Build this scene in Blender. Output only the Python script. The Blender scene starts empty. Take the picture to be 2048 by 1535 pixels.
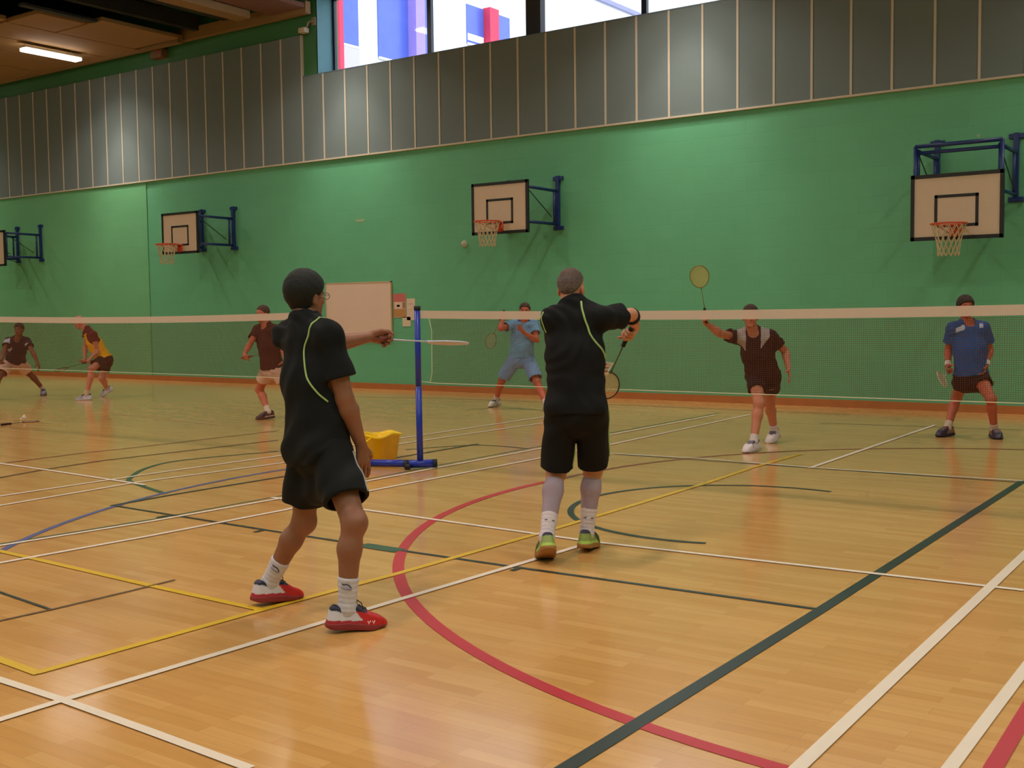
import bpy, bmesh, math, random
import numpy as np
from mathutils import Vector, Matrix
random.seed(7)
rng = np.random.default_rng(5)
scene = bpy.context.scene
COL = scene.collection
DATA = {'people': {'A': {'pel': [2.934, -4.39, 0.869], 'neck': [2.844, -4.37, 1.466], 'head': [2.816, -4.341, 1.619], 'Rhip': [3.028, -4.406, 0.849], 'Rsh': [3.03, -4.402, 1.412], 'Rank': [3.258, -4.55, 0.108], 'Rfo': [3.254, -4.557, 0.013], 'Rforward': [0.536, 0.84, -0.087], 'Rupward': [0.047, 0.073, 0.996], 'Rknee': [3.28, -4.512, 0.521], 'Relb': [3.097, -4.369, 1.105], 'Rwri': [3.12, -4.281, 0.866], 'Rtip': [3.121, -4.258, 0.688], 'Lhip': [2.845, -4.375, 0.849], 'Lsh': [2.675, -4.342, 1.412], 'Lank': [2.549, -4.397, 0.11], 'Lfo': [2.547, -4.406, 0.016], 'Lforward': [0.216, 0.971, -0.105], 'Lupward': [0.023, 0.102, 0.995], 'Lknee': [2.761, -4.341, 0.448], 'Lelb': [2.68, -4.057, 1.358], 'Lwri': [2.76, -3.818, 1.396], 'Ltip': [2.785, -3.643, 1.363], 'hf': [0.08, 0.997, 0.0], 'fac': [0.166, 0.986, 0.0], 'sfac': [0.166, 0.986, 0.0], 's': 1.0}, 'B': {'pel': [3.298, -2.52, 0.935], 'neck': [3.24, -2.453, 1.534], 'head': [3.199, -2.41, 1.669], 'Rhip': [3.385, -2.482, 0.915], 'Rsh': [3.411, -2.381, 1.478], 'Rank': [3.275, -2.375, 0.117], 'Rfo': [3.28, -2.387, 0.021], 'Rforward': [-0.346, 0.928, -0.139], 'Rupward': [-0.049, 0.13, 0.99], 'Rknee': [3.29, -2.317, 0.516], 'Relb': [3.444, -2.087, 1.497], 'Rwri': [3.35, -1.861, 1.41], 'Rtip': [3.371, -2.0, 1.292], 'Lhip': [3.214, -2.563, 0.915], 'Lsh': [3.142, -2.54, 1.47], 'Lank': [3.248, -2.794, 0.151], 'Lfo': [3.273, -2.825, 0.062], 'Lforward': [-0.58, 0.706, -0.407], 'Lupward': [-0.258, 0.314, 0.914], 'Lknee': [3.148, -2.532, 0.509], 'Lelb': [3.089, -2.357, 1.243], 'Lwri': [3.143, -2.13, 1.13], 'Ltip': [3.14, -1.946, 1.138], 'hf': [-0.164, 0.986, 0.0], 'fac': [-0.429, 0.903, 0.0], 'sfac': [-0.429, 0.903, 0.0], 's': 1.02}, 'P': {'pel': [2.035, 3.361, 0.787], 'neck': [2.014, 3.137, 1.262], 'head': [2.015, 3.067, 1.442], 'Rhip': [1.954, 3.327, 0.769], 'Rsh': [1.856, 3.078, 1.212], 'Rank': [2.144, 2.859, 0.105], 'Rfo': [2.146, 2.866, 0.01], 'Rforward': [-0.166, -0.984, -0.07], 'Rupward': [-0.012, -0.069, 0.998], 'Rknee': [2.132, 3.027, 0.504], 'Relb': [1.787, 2.8, 1.259], 'Rwri': [1.705, 2.592, 1.381], 'Rtip': [1.738, 2.44, 1.472], 'Lhip': [2.119, 3.413, 0.769], 'Lsh': [2.176, 3.244, 1.212], 'Lank': [2.001, 3.767, 0.128], 'Lfo': [2.001, 3.79, 0.036], 'Lforward': [0.007, -0.97, -0.242], 'Lupward': [0.002, -0.242, 0.97], 'Lknee': [2.006, 3.616, 0.462], 'Lelb': [2.253, 3.468, 1.046], 'Lwri': [2.349, 3.314, 0.867], 'Ltip': [2.416, 3.232, 0.721], 'hf': [0.429, -0.903, 0.0], 'fac': [0.461, -0.888, 0.0], 'sfac': [0.461, -0.888, 0.0], 's': 1.0}, 'R': {'pel': [3.75, 5.403, 0.705], 'neck': [3.713, 5.362, 1.312], 'head': [3.697, 5.305, 1.515], 'Rhip': [3.675, 5.35, 0.685], 'Rsh': [3.57, 5.262, 1.257], 'Rank': [3.51, 5.322, 0.1], 'Rfo': [3.511, 5.325, 0.005], 'Rforward': [-0.384, -0.923, -0.035], 'Rupward': [-0.013, -0.032, 0.999], 'Rknee': [3.528, 5.631, 0.43], 'Relb': [3.487, 5.383, 1.007], 'Rwri': [3.533, 5.214, 0.821], 'Rtip': [3.555, 5.067, 0.719], 'Lhip': [3.827, 5.458, 0.685], 'Lsh': [3.863, 5.47, 1.257], 'Lank': [4.015, 5.384, 0.1], 'Lfo': [4.014, 5.387, 0.005], 'Lforward': [0.46, -0.887, -0.035], 'Lupward': [0.016, -0.031, 0.999], 'Lknee': [4.024, 5.151, 0.469], 'Lelb': [3.905, 5.604, 1.003], 'Lwri': [3.9, 5.417, 0.83], 'Ltip': [3.882, 5.313, 0.684], 'hf': [0.58, -0.815, -0.0], 'fac': [0.58, -0.815, -0.0], 'sfac': [0.58, -0.815, -0.0], 's': 1.0}, 'Blue': {'pel': [-3.154, 6.125, 0.813], 'neck': [-3.114, 6.135, 1.369], 'head': [-3.083, 6.133, 1.533], 'Rhip': [-3.222, 6.06, 0.793], 'Rsh': [-3.249, 6.01, 1.314], 'Rank': [-3.728, 6.218, 0.103], 'Rfo': [-3.728, 6.223, 0.008], 'Rforward': [0.008, -0.999, -0.052], 'Rupward': [0.0, -0.052, 0.999], 'Rknee': [-3.492, 6.062, 0.439], 'Relb': [-3.264, 5.725, 1.26], 'Rwri': [-3.348, 5.912, 1.412], 'Rtip': [-3.237, 5.813, 1.513], 'Lhip': [-3.087, 6.188, 0.793], 'Lsh': [-2.988, 6.257, 1.314], 'Lank': [-2.55, 5.914, 0.103], 'Lfo': [-2.554, 5.917, 0.008], 'Lforward': [0.77, -0.636, -0.052], 'Lupward': [0.04, -0.033, 0.999], 'Lknee': [-2.821, 6.06, 0.432], 'Lelb': [-2.877, 6.141, 1.073], 'Lwri': [-2.99, 5.952, 1.201], 'Ltip': [-2.985, 5.799, 1.297], 'hf': [0.507, -0.862, 0.0], 'fac': [0.687, -0.726, -0.0], 'sfac': [0.687, -0.726, -0.0], 's': 1.0}, 'L3': {'pel': [-5.284, 2.875, 0.755], 'neck': [-5.295, 2.791, 1.349], 'head': [-5.311, 2.746, 1.536], 'Rhip': [-5.375, 2.873, 0.736], 'Rsh': [-5.47, 2.788, 1.296], 'Rank': [-5.44, 2.92, 0.103], 'Rfo': [-5.438, 2.926, 0.01], 'Rforward': [-0.334, -0.94, -0.07], 'Rupward': [-0.023, -0.066, 0.998], 'Rknee': [-5.659, 2.965, 0.42], 'Relb': [-5.428, 2.591, 1.096], 'Rwri': [-5.321, 2.4, 0.975], 'Rtip': [-5.186, 2.306, 0.911], 'Lhip': [-5.193, 2.884, 0.736], 'Lsh': [-5.118, 2.809, 1.296], 'Lank': [-4.782, 2.948, 0.103], 'Lfo': [-4.784, 2.954, 0.01], 'Lforward': [0.265, -0.962, -0.07], 'Lupward': [0.019, -0.067, 0.998], 'Lknee': [-5.074, 3.015, 0.391], 'Lelb': [-4.976, 2.81, 1.049], 'Lwri': [-4.833, 2.726, 0.863], 'Ltip': [-4.752, 2.626, 0.742], 'hf': [-0.114, -0.993, 0.0], 'fac': [0.06, -0.998, 0.0], 'sfac': [0.06, -0.998, 0.0], 's': 0.98}, 'Y': {'pel': [-11.42, 4.367, 0.727], 'neck': [-11.648, 4.185, 1.262], 'head': [-11.747, 4.09, 1.422], 'Rhip': [-11.47, 4.443, 0.71], 'Rsh': [-11.771, 4.267, 1.232], 'Rank': [-11.711, 4.6, 0.157], 'Rfo': [-11.675, 4.634, 0.078], 'Rforward': [-0.616, -0.583, -0.53], 'Rupward': [-0.385, -0.364, 0.848], 'Rknee': [-11.449, 4.33, 0.365], 'Relb': [-11.79, 4.225, 0.934], 'Rwri': [-11.683, 4.144, 0.724], 'Rtip': [-11.59, 4.015, 0.647], 'Lhip': [-11.355, 4.302, 0.71], 'Lsh': [-11.406, 4.153, 1.171], 'Lank': [-11.304, 3.892, 0.098], 'Lfo': [-11.301, 3.894, 0.005], 'Lforward': [-0.676, -0.736, -0.035], 'Lupward': [-0.024, -0.026, 0.999], 'Lknee': [-11.201, 3.946, 0.575], 'Lelb': [-11.366, 4.197, 0.883], 'Lwri': [-11.304, 3.993, 0.754], 'Ltip': [-11.23, 3.847, 0.688], 'hf': [-0.658, -0.623, -0.423], 'fac': [-0.772, -0.635, 0.0], 'sfac': [-0.772, -0.635, 0.0], 's': 0.98}, 'L4': {'pel': [-13.242, 3.686, 0.691], 'neck': [-12.927, 3.575, 1.115], 'head': [-12.823, 3.54, 1.295], 'Rhip': [-13.329, 3.641, 0.676], 'Rsh': [-13.104, 3.49, 1.073], 'Rank': [-13.043, 3.057, 0.097], 'Rfo': [-13.044, 3.06, 0.005], 'Rforward': [0.266, -0.963, -0.035], 'Rupward': [0.009, -0.034, 0.999], 'Rknee': [-13.191, 3.321, 0.407], 'Relb': [-12.959, 3.306, 0.917], 'Rwri': [-12.838, 3.187, 0.738], 'Rtip': [-12.771, 3.084, 0.614], 'Lhip': [-13.179, 3.74, 0.676], 'Lsh': [-12.812, 3.682, 1.073], 'Lank': [-13.301, 4.291, 0.112], 'Lfo': [-13.311, 4.298, 0.02], 'Lforward': [0.815, -0.562, -0.139], 'Lupward': [0.115, -0.079, 0.99], 'Lknee': [-13.356, 4.035, 0.441], 'Lelb': [-12.609, 3.664, 0.88], 'Lwri': [-12.49, 3.693, 0.665], 'Ltip': [-12.397, 3.69, 0.517], 'hf': [0.551, -0.835, 0.0], 'fac': [0.551, -0.835, 0.0], 'sfac': [0.551, -0.835, 0.0], 's': 0.97}}, 'lines': [['white', 0.045, [[3.178, -2.134], [3.062, -4.54], [3.001, -5.911], [2.996, -6.293]], 0], ['white', 0.045, [[-0.05, -1.99], [1.12, -2.028], [3.178, -2.134], [3.932, -2.098], [5.794, -2.01]], 0], ['white', 0.045, [[2.388, -5.909], [3.001, -5.911], [3.582, -5.934], [4.152, -5.961]], 0], ['white', 0.045, [[-0.134, -4.373], [-0.004, -3.234], [0.058, -1.899], [0.02, -0.988], [0.013, 0.268], [0.028, 2.028], [-0.009, 3.4], [0.006, 6.465]], 0], ['green', 0.03, [[-0.198, -4.336], [-0.074, -3.182], [-0.054, -1.815], [-0.104, 0.414], [-0.104, 2.225], [-0.123, 3.594], [-0.113, 6.853]], 0], ['white', 0.045, [[0.378, -4.672], [0.462, -3.585], [0.5, -2.355], [0.424, -1.404], [0.486, 1.341], [0.519, 2.467], [0.399, 6.76]], 0], ['white', 0.055, [[5.679, -5.013], [5.654, -3.593], [5.61, -0.889]], 0], ['white', 0.05, [[6.095, -4.82], [6.087, -4.113], [6.078, -3.207]], 0], ['white', 0.04, [[0.821, 1.917], [1.919, 2.028], [3.243, 1.951], [4.983, 2.064]], 0], ['dark', 0.03, [[1.0, 1.92], [2.6, 1.93], [5.0, 1.97]], 0], ['white', 0.045, [[3.123, 1.92], [3.052, 6.495]], 0], ['white', 0.045, [[-2.124, -3.215], [-2.139, -1.718], [-2.064, -0.03], [-2.03, 2.41], [-2.032, 5.042]], 0], ['white', 0.045, [[-1.662, -3.484], [-1.774, -2.055], [-1.605, -0.458], [-1.653, 1.635], [-1.546, 4.316]], 0], ['white', 0.045, [[-4.401, -1.947], [-3.284, -1.992], [-1.571, -2.108]], 0], ['faint', 0.04, [[-8.402, 2.431], [-7.844, 2.338], [-4.882, 1.899]], 0], ['red', 0.07, [[1.448, 0.065], [1.436, -0.095], [1.431, -0.255], [1.431, -0.416], [1.436, -0.576], [1.447, -0.737], [1.463, -0.896], [1.485, -1.055], [1.513, -1.214], [1.546, -1.371], [1.584, -1.527], [1.628, -1.681], [1.677, -1.834], [1.731, -1.985], [1.79, -2.135], [1.855, -2.282], [1.924, -2.426], [1.999, -2.569], [2.078, -2.708], [2.162, -2.845], [2.251, -2.979], [2.345, -3.109], [2.442, -3.237], [2.545, -3.361], [2.651, -3.481], [2.762, -3.597], [2.876, -3.71], [2.994, -3.819], [3.116, -3.923], [3.242, -4.023], [3.371, -4.119], [3.503, -4.21], [3.638, -4.297], [3.776, -4.379], [3.917, -4.456], [4.06, -4.528], [4.206, -4.596], [4.354, -4.658], [4.504, -4.715], [4.656, -4.767], [4.81, -4.813], [4.965, -4.854], [5.122, -4.89], [5.279, -4.921], [5.438, -4.945], [5.597, -4.965], [5.757, -4.979], [5.918, -4.987]], 0], ['darkred', 0.05, [[1.474, -0.178], [1.46, -0.024], [1.452, 0.132], [1.45, 0.287], [1.453, 0.443], [1.463, 0.598], [1.477, 0.753], [1.498, 0.907], [1.523, 1.06], [1.555, 1.213], [1.592, 1.364], [1.634, 1.513], [1.682, 1.661], [1.735, 1.807], [1.793, 1.952], [1.857, 2.093], [1.925, 2.233], [1.999, 2.37], [2.078, 2.504], [2.161, 2.635], [2.249, 2.764], [2.342, 2.888], [2.439, 3.01], [2.54, 3.128], [2.646, 3.242], [2.756, 3.352], [2.869, 3.458], [2.987, 3.56], [3.108, 3.658], [3.232, 3.751], [3.36, 3.839], [3.491, 3.923], [3.625, 4.002], [3.762, 4.077], [3.901, 4.146], [4.043, 4.21], [4.186, 4.269], [4.332, 4.323], [4.48, 4.371], [4.63, 4.414]], 0], ['dark', 0.05, [[3.773, 0.668], [3.682, 0.685], [3.589, 0.696], [3.496, 0.7], [3.403, 0.697], [3.31, 0.687], [3.218, 0.67], [3.128, 0.647], [3.039, 0.617], [2.953, 0.58], [2.871, 0.537], [2.791, 0.488], [2.715, 0.434], [2.644, 0.374], [2.577, 0.308], [2.515, 0.239], [2.459, 0.164], [2.408, 0.086], [2.363, 0.004], [2.325, -0.081], [2.292, -0.169], [2.267, -0.258], [2.248, -0.35], [2.236, -0.442], [2.23, -0.535], [2.232, -0.629], [2.24, -0.722], [2.256, -0.814], [2.278, -0.904], [2.307, -0.993], [2.342, -1.079], [2.384, -1.163], [2.431, -1.243], [2.485, -1.32], [2.544, -1.392], [2.608, -1.46], [2.677, -1.523], [2.75, -1.58], [2.828, -1.632], [2.909, -1.678], [2.994, -1.718], [3.081, -1.752], [3.17, -1.779], [3.261, -1.799], [3.353, -1.813], [3.446, -1.819], [3.54, -1.819], [3.633, -1.812], [3.725, -1.798], [3.816, -1.777]], 0], ['green', 0.05, [[-2.397, 0.281], [-2.708, -0.782], [-2.522, -1.38], [-2.069, -1.904], [-1.798, -2.07], [-1.002, -2.324]], 1], ['blue', 0.05, [[0.249, -4.684], [0.171, -4.595], [0.094, -4.505], [0.02, -4.413], [-0.053, -4.319], [-0.124, -4.224], [-0.193, -4.127], [-0.26, -4.03], [-0.324, -3.93], [-0.387, -3.83], [-0.448, -3.728], [-0.507, -3.625], [-0.563, -3.52], [-0.617, -3.415], [-0.669, -3.309], [-0.719, -3.201], [-0.767, -3.092], [-0.813, -2.983], [-0.856, -2.873], [-0.897, -2.761], [-0.935, -2.649], [-0.971, -2.536], [-1.005, -2.423], [-1.037, -2.308], [-1.066, -2.193], [-1.093, -2.078], [-1.118, -1.962], [-1.14, -1.845], [-1.159, -1.729], [-1.177, -1.611], [-1.192, -1.494], [-1.204, -1.376], [-1.214, -1.258], [-1.222, -1.139], [-1.227, -1.021], [-1.23, -0.902], [-1.23, -0.784], [-1.228, -0.665], [-1.223, -0.547], [-1.216, -0.428]], 0], ['dark', 0.035, [[-1.237, 1.098], [-0.804, 1.829], [-0.091, 1.855]], 1], ['dark', 0.03, [[-0.876, 0.996], [-0.85, 1.748]], 0], ['dark', 0.065, [[5.035, -7.5], [5.03, -2.95], [4.98, 2.1]], 0], ['dark', 0.035, [[-0.88, -2.94], [1.0, -3.0], [1.94, -3.015], [3.17, -3.01], [5.03, -2.965]], 0], ['green', 0.12, [[1.93, -3.02], [2.27, -3.025]], 0], ['dark', 0.035, [[-0.1, -3.0], [-0.1, -3.1]], 0], ['dark', 0.035, [[0.98, -3.0], [0.98, -3.1]], 0], ['dark', 0.035, [[3.2, -3.0], [3.2, -3.1]], 0], ['dark', 0.04, [[-0.87, -2.96], [-0.9, -2.3], [-0.87, -1.0], [-0.86, 1.0], [-0.86, 1.95]], 0], ['yellow', 0.05, [[2.59, -5.77], [2.62, -4.6], [2.68, -3.5], [2.71, -2], [2.7, -0.5], [2.69, 0.6], [2.64, 1.7], [2.66, 2.9]], 0], ['yellow', 0.05, [[-0.3, -4.43], [0.44, -4.45], [1.66, -4.5], [2.6, -4.52]], 0], ['yellow', 0.05, [[1.2, -5.7], [2.26, -5.75], [2.61, -5.77]], 0], ['red', 0.06, [[6.26, -5.5], [6.21, -4.57], [6.19, -3.9], [6.15, -2.5]], 0], ['brown', 0.04, [[-3.192, -2.569], [-3.345, -1.987], [-3.437, -1.25], [-3.224, 1.052]], 0], ['darkred', 0.03, [[-4.173, -1.996], [-4.221, -0.968], [-4.149, -0.504], [-4.063, 1.836]], 0], ['dark', 0.02, [[1.064, -5.056], [1.688, -5.122]], 0], ['brown', 0.02, [[1.658, -5.403], [1.683, -5.113], [1.694, -4.613], [1.689, -4.336]], 0], ['dark', 0.025, [[1.693, 6.058], [4.124, 6.387]], 0], ['dark', 0.025, [[-7.495, 6.673], [-5.432, 7.168], [-1.564, 7.383], [1.634, 7.408]], 0]], 'rackB': [-0.269, 0.15, -0.349], 'shutB': [3.176, -1.947, 1.108], 'rackP': [0.03, -0.215, 0.437], 'rackR': [0.046, -0.527, -0.076], 'rackBlue': [-0.062, -0.265, -0.456], 'rackL3': [0.008, 0.44, 0.046], 'rackY': [-0.203, -0.337, -0.106], 'rackL4': [0.002, -0.363, 0.054], 'shutF': [-8.664, 0.997, 0.02]}

# ------------------------------------------------------------------ colour and materials
def lin(c):
    out = []
    for v in c[:3]:
        v = v / 255.0
        out.append(v / 12.92 if v <= 0.04045 else ((v + 0.055) / 1.055) ** 2.4)
    return (*out, 1.0)

MATS = {}
def mat(name, rgb, rough=0.6, var=0.08, scale=8.0, bump=0.0, metal=0.0, emit=0.0, attr=False, spec=0.5, sub=0.0):
    if name in MATS:
        return MATS[name]
    m = bpy.data.materials.new(name); m.use_nodes = True
    nt = m.node_tree; b = nt.nodes['Principled BSDF']
    b.inputs['Roughness'].default_value = rough
    b.inputs['Metallic'].default_value = metal
    b.inputs['Specular IOR Level'].default_value = spec
    tc = nt.nodes.new('ShaderNodeTexCoord')
    no = nt.nodes.new('ShaderNodeTexNoise'); no.inputs['Scale'].default_value = scale; no.inputs['Detail'].default_value = 4
    nt.links.new(tc.outputs['Object'], no.inputs['Vector'])
    mr = nt.nodes.new('ShaderNodeMapRange')
    mr.inputs['To Min'].default_value = 1 - var; mr.inputs['To Max'].default_value = 1 + var
    nt.links.new(no.outputs['Fac'], mr.inputs['Value'])
    mx = nt.nodes.new('ShaderNodeMix'); mx.data_type = 'RGBA'; mx.blend_type = 'MULTIPLY'
    mx.inputs['Factor'].default_value = 1
    if attr:
        at = nt.nodes.new('ShaderNodeAttribute'); at.attribute_name = 'Col'
        nt.links.new(at.outputs['Color'], mx.inputs[6])
    else:
        mx.inputs[6].default_value = lin(rgb)
    nt.links.new(mr.outputs['Result'], mx.inputs[7])
    nt.links.new(mx.outputs[2], b.inputs['Base Color'])
    if sub:
        b.inputs['Subsurface Weight'].default_value = sub
        b.inputs['Subsurface Radius'].default_value = (0.02, 0.008, 0.004)
    if bump:
        bp = nt.nodes.new('ShaderNodeBump'); bp.inputs['Strength'].default_value = bump; bp.inputs['Distance'].default_value = 0.01
        nt.links.new(no.outputs['Fac'], bp.inputs['Height']); nt.links.new(bp.outputs['Normal'], b.inputs['Normal'])
    if emit:
        b.inputs['Emission Color'].default_value = lin(rgb); b.inputs['Emission Strength'].default_value = emit
    MATS[name] = m
    return m

def wood_floor():
    m = bpy.data.materials.new('sprung_wood_floor'); m.use_nodes = True
    nt = m.node_tree; b = nt.nodes['Principled BSDF']; N = nt.nodes.new; Lk = nt.links.new
    tc = N('ShaderNodeTexCoord')
    br = N('ShaderNodeTexBrick')
    br.inputs['Scale'].default_value = 1.0
    br.inputs['Brick Width'].default_value = 0.62; br.inputs['Row Height'].default_value = 0.072
    br.inputs['Mortar Size'].default_value = 0.0012; br.inputs['Mortar Smooth'].default_value = 0.3
    br.inputs['Color1'].default_value = lin((227, 172, 106)); br.inputs['Color2'].default_value = lin((215, 157, 91))
    br.inputs['Mortar'].default_value = lin((200, 146, 86))
    br.inputs['Bias'].default_value = 0.0
    Lk(tc.outputs['Object'], br.inputs['Vector'])
    mp = N('ShaderNodeMapping'); mp.inputs['Scale'].default_value = (1.2, 14, 1)
    Lk(tc.outputs['Object'], mp.inputs['Vector'])
    no = N('ShaderNodeTexNoise'); no.inputs['Scale'].default_value = 2.0; no.inputs['Detail'].default_value = 6
    Lk(mp.outputs['Vector'], no.inputs['Vector'])
    no2 = N('ShaderNodeTexNoise'); no2.inputs['Scale'].default_value = 0.35; no2.inputs['Detail'].default_value = 2
    Lk(tc.outputs['Object'], no2.inputs['Vector'])
    mr = N('ShaderNodeMapRange'); mr.inputs['To Min'].default_value = 0.88; mr.inputs['To Max'].default_value = 1.10
    Lk(no.outputs['Fac'], mr.inputs['Value'])
    mr2 = N('ShaderNodeMapRange'); mr2.inputs['To Min'].default_value = 0.93; mr2.inputs['To Max'].default_value = 1.07
    Lk(no2.outputs['Fac'], mr2.inputs['Value'])
    mu = N('ShaderNodeMath'); mu.operation = 'MULTIPLY'
    Lk(mr.outputs['Result'], mu.inputs[0]); Lk(mr2.outputs['Result'], mu.inputs[1])
    mx = N('ShaderNodeMix'); mx.data_type = 'RGBA'; mx.blend_type = 'MULTIPLY'; mx.inputs['Factor'].default_value = 1
    Lk(br.outputs['Color'], mx.inputs[6]); Lk(mu.outputs['Value'], mx.inputs[7])
    Lk(mx.outputs[2], b.inputs['Base Color'])
    b.inputs['Roughness'].default_value = 0.16
    b.inputs['Specular IOR Level'].default_value = 0.65
    return m

def block_wall(name, rgb):
    m = bpy.data.materials.new(name); m.use_nodes = True
    nt = m.node_tree; b = nt.nodes['Principled BSDF']; N = nt.nodes.new; Lk = nt.links.new
    tc = N('ShaderNodeTexCoord')
    sx = N('ShaderNodeSeparateXYZ'); Lk(tc.outputs['Object'], sx.inputs[0])
    ad = N('ShaderNodeMath'); ad.operation = 'ADD'; Lk(sx.outputs['X'], ad.inputs[0]); Lk(sx.outputs['Y'], ad.inputs[1])
    cb = N('ShaderNodeCombineXYZ'); Lk(ad.outputs[0], cb.inputs['X']); Lk(sx.outputs['Z'], cb.inputs['Y'])
    br = N('ShaderNodeTexBrick'); br.inputs['Scale'].default_value = 1
    br.inputs['Brick Width'].default_value = 0.45; br.inputs['Row Height'].default_value = 0.225
    br.inputs['Mortar Size'].default_value = 0.006; br.inputs['Mortar Smooth'].default_value = 0.6
    Lk(cb.outputs[0], br.inputs['Vector'])
    c = lin(rgb)
    br.inputs['Color1'].default_value = c
    br.inputs['Color2'].default_value = (c[0]*.96, c[1]*.96, c[2]*.97, 1)
    br.inputs['Mortar'].default_value = (c[0]*.93, c[1]*.93, c[2]*.93, 1)
    no = N('ShaderNodeTexNoise'); no.inputs['Scale'].default_value = 0.9; no.inputs['Detail'].default_value = 5
    Lk(tc.outputs['Object'], no.inputs['Vector'])
    mr = N('ShaderNodeMapRange'); mr.inputs['To Min'].default_value = 0.93; mr.inputs['To Max'].default_value = 1.07
    Lk(no.outputs['Fac'], mr.inputs['Value'])
    mx = N('ShaderNodeMix'); mx.data_type = 'RGBA'; mx.blend_type = 'MULTIPLY'; mx.inputs['Factor'].default_value = 1
    Lk(br.outputs['Color'], mx.inputs[6]); Lk(mr.outputs['Result'], mx.inputs[7])
    Lk(mx.outputs[2], b.inputs['Base Color'])
    bp = N('ShaderNodeBump'); bp.inputs['Strength'].default_value = 0.18; bp.inputs['Distance'].default_value = 0.006; bp.invert = True
    Lk(br.outputs['Fac'], bp.inputs['Height']); Lk(bp.outputs['Normal'], b.inputs['Normal'])
    b.inputs['Roughness'].default_value = 0.62
    return m

def glass_mat():
    m = bpy.data.materials.new('window_glass'); m.use_nodes = True
    nt = m.node_tree; nt.nodes.clear(); N = nt.nodes.new
    o = N('ShaderNodeOutputMaterial'); t = N('ShaderNodeBsdfTransparent'); t.inputs['Color'].default_value = (.93, .95, 1, 1)
    g = N('ShaderNodeBsdfGlossy'); g.inputs['Roughness'].default_value = 0.03
    f = N('ShaderNodeFresnel'); f.inputs['IOR'].default_value = 1.45
    mx = N('ShaderNodeMixShader')
    nt.links.new(f.outputs[0], mx.inputs[0]); nt.links.new(t.outputs[0], mx.inputs[1]); nt.links.new(g.outputs[0], mx.inputs[2])
    nt.links.new(mx.outputs[0], o.inputs[0])
    return m

# ------------------------------------------------------------------ object helpers
def tag(o, label=None, cat=None, group=None, kind=None):
    if label: o['label'] = label
    if cat: o['category'] = cat
    if group: o['group'] = group
    if kind: o['kind'] = kind
    return o
def empty(name, loc, label, cat, group=None, rotz=0.0):
    o = bpy.data.objects.new(name, None); COL.objects.link(o)
    o.location = loc; o.rotation_euler = (0, 0, rotz); o.empty_display_size = 0.1
    bpy.context.view_layer.update()
    return tag(o, label, cat, group)
def put(o, parent):
    if parent is not None:
        M = Matrix.Translation(parent.location) @ parent.rotation_euler.to_matrix().to_4x4() if parent.type == 'EMPTY' else None
        o.parent = parent
        if M is not None: o.matrix_parent_inverse = M.inverted()
        else: o.matrix_parent_inverse = Matrix.Identity(4)
    return o
def mesh_obj(name, verts, faces, m, parent=None, smooth=False, cols=None):
    me = bpy.data.meshes.new(name)
    me.from_pydata([tuple(map(float, v)) for v in verts], [], [tuple(int(i) for i in f) for f in faces])
    if smooth:
        me.polygons.foreach_set('use_smooth', [True] * len(me.polygons))
    if cols is not None:
        ca = me.color_attributes.new('Col', 'FLOAT_COLOR', 'POINT')
        ca.data.foreach_set('color', np.asarray(cols, dtype=np.float32).ravel())
    if m: me.materials.append(m)
    me.update()
    o = bpy.data.objects.new(name, me); COL.objects.link(o)
    # world coordinates are stored in the mesh; a parent Empty keeps them through its inverse
    return put(o, parent)
def np3(v): return np.asarray(v, dtype=float)
def unit(v):
    v = np3(v); n = np.linalg.norm(v); return v / n if n > 1e-9 else v

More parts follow.
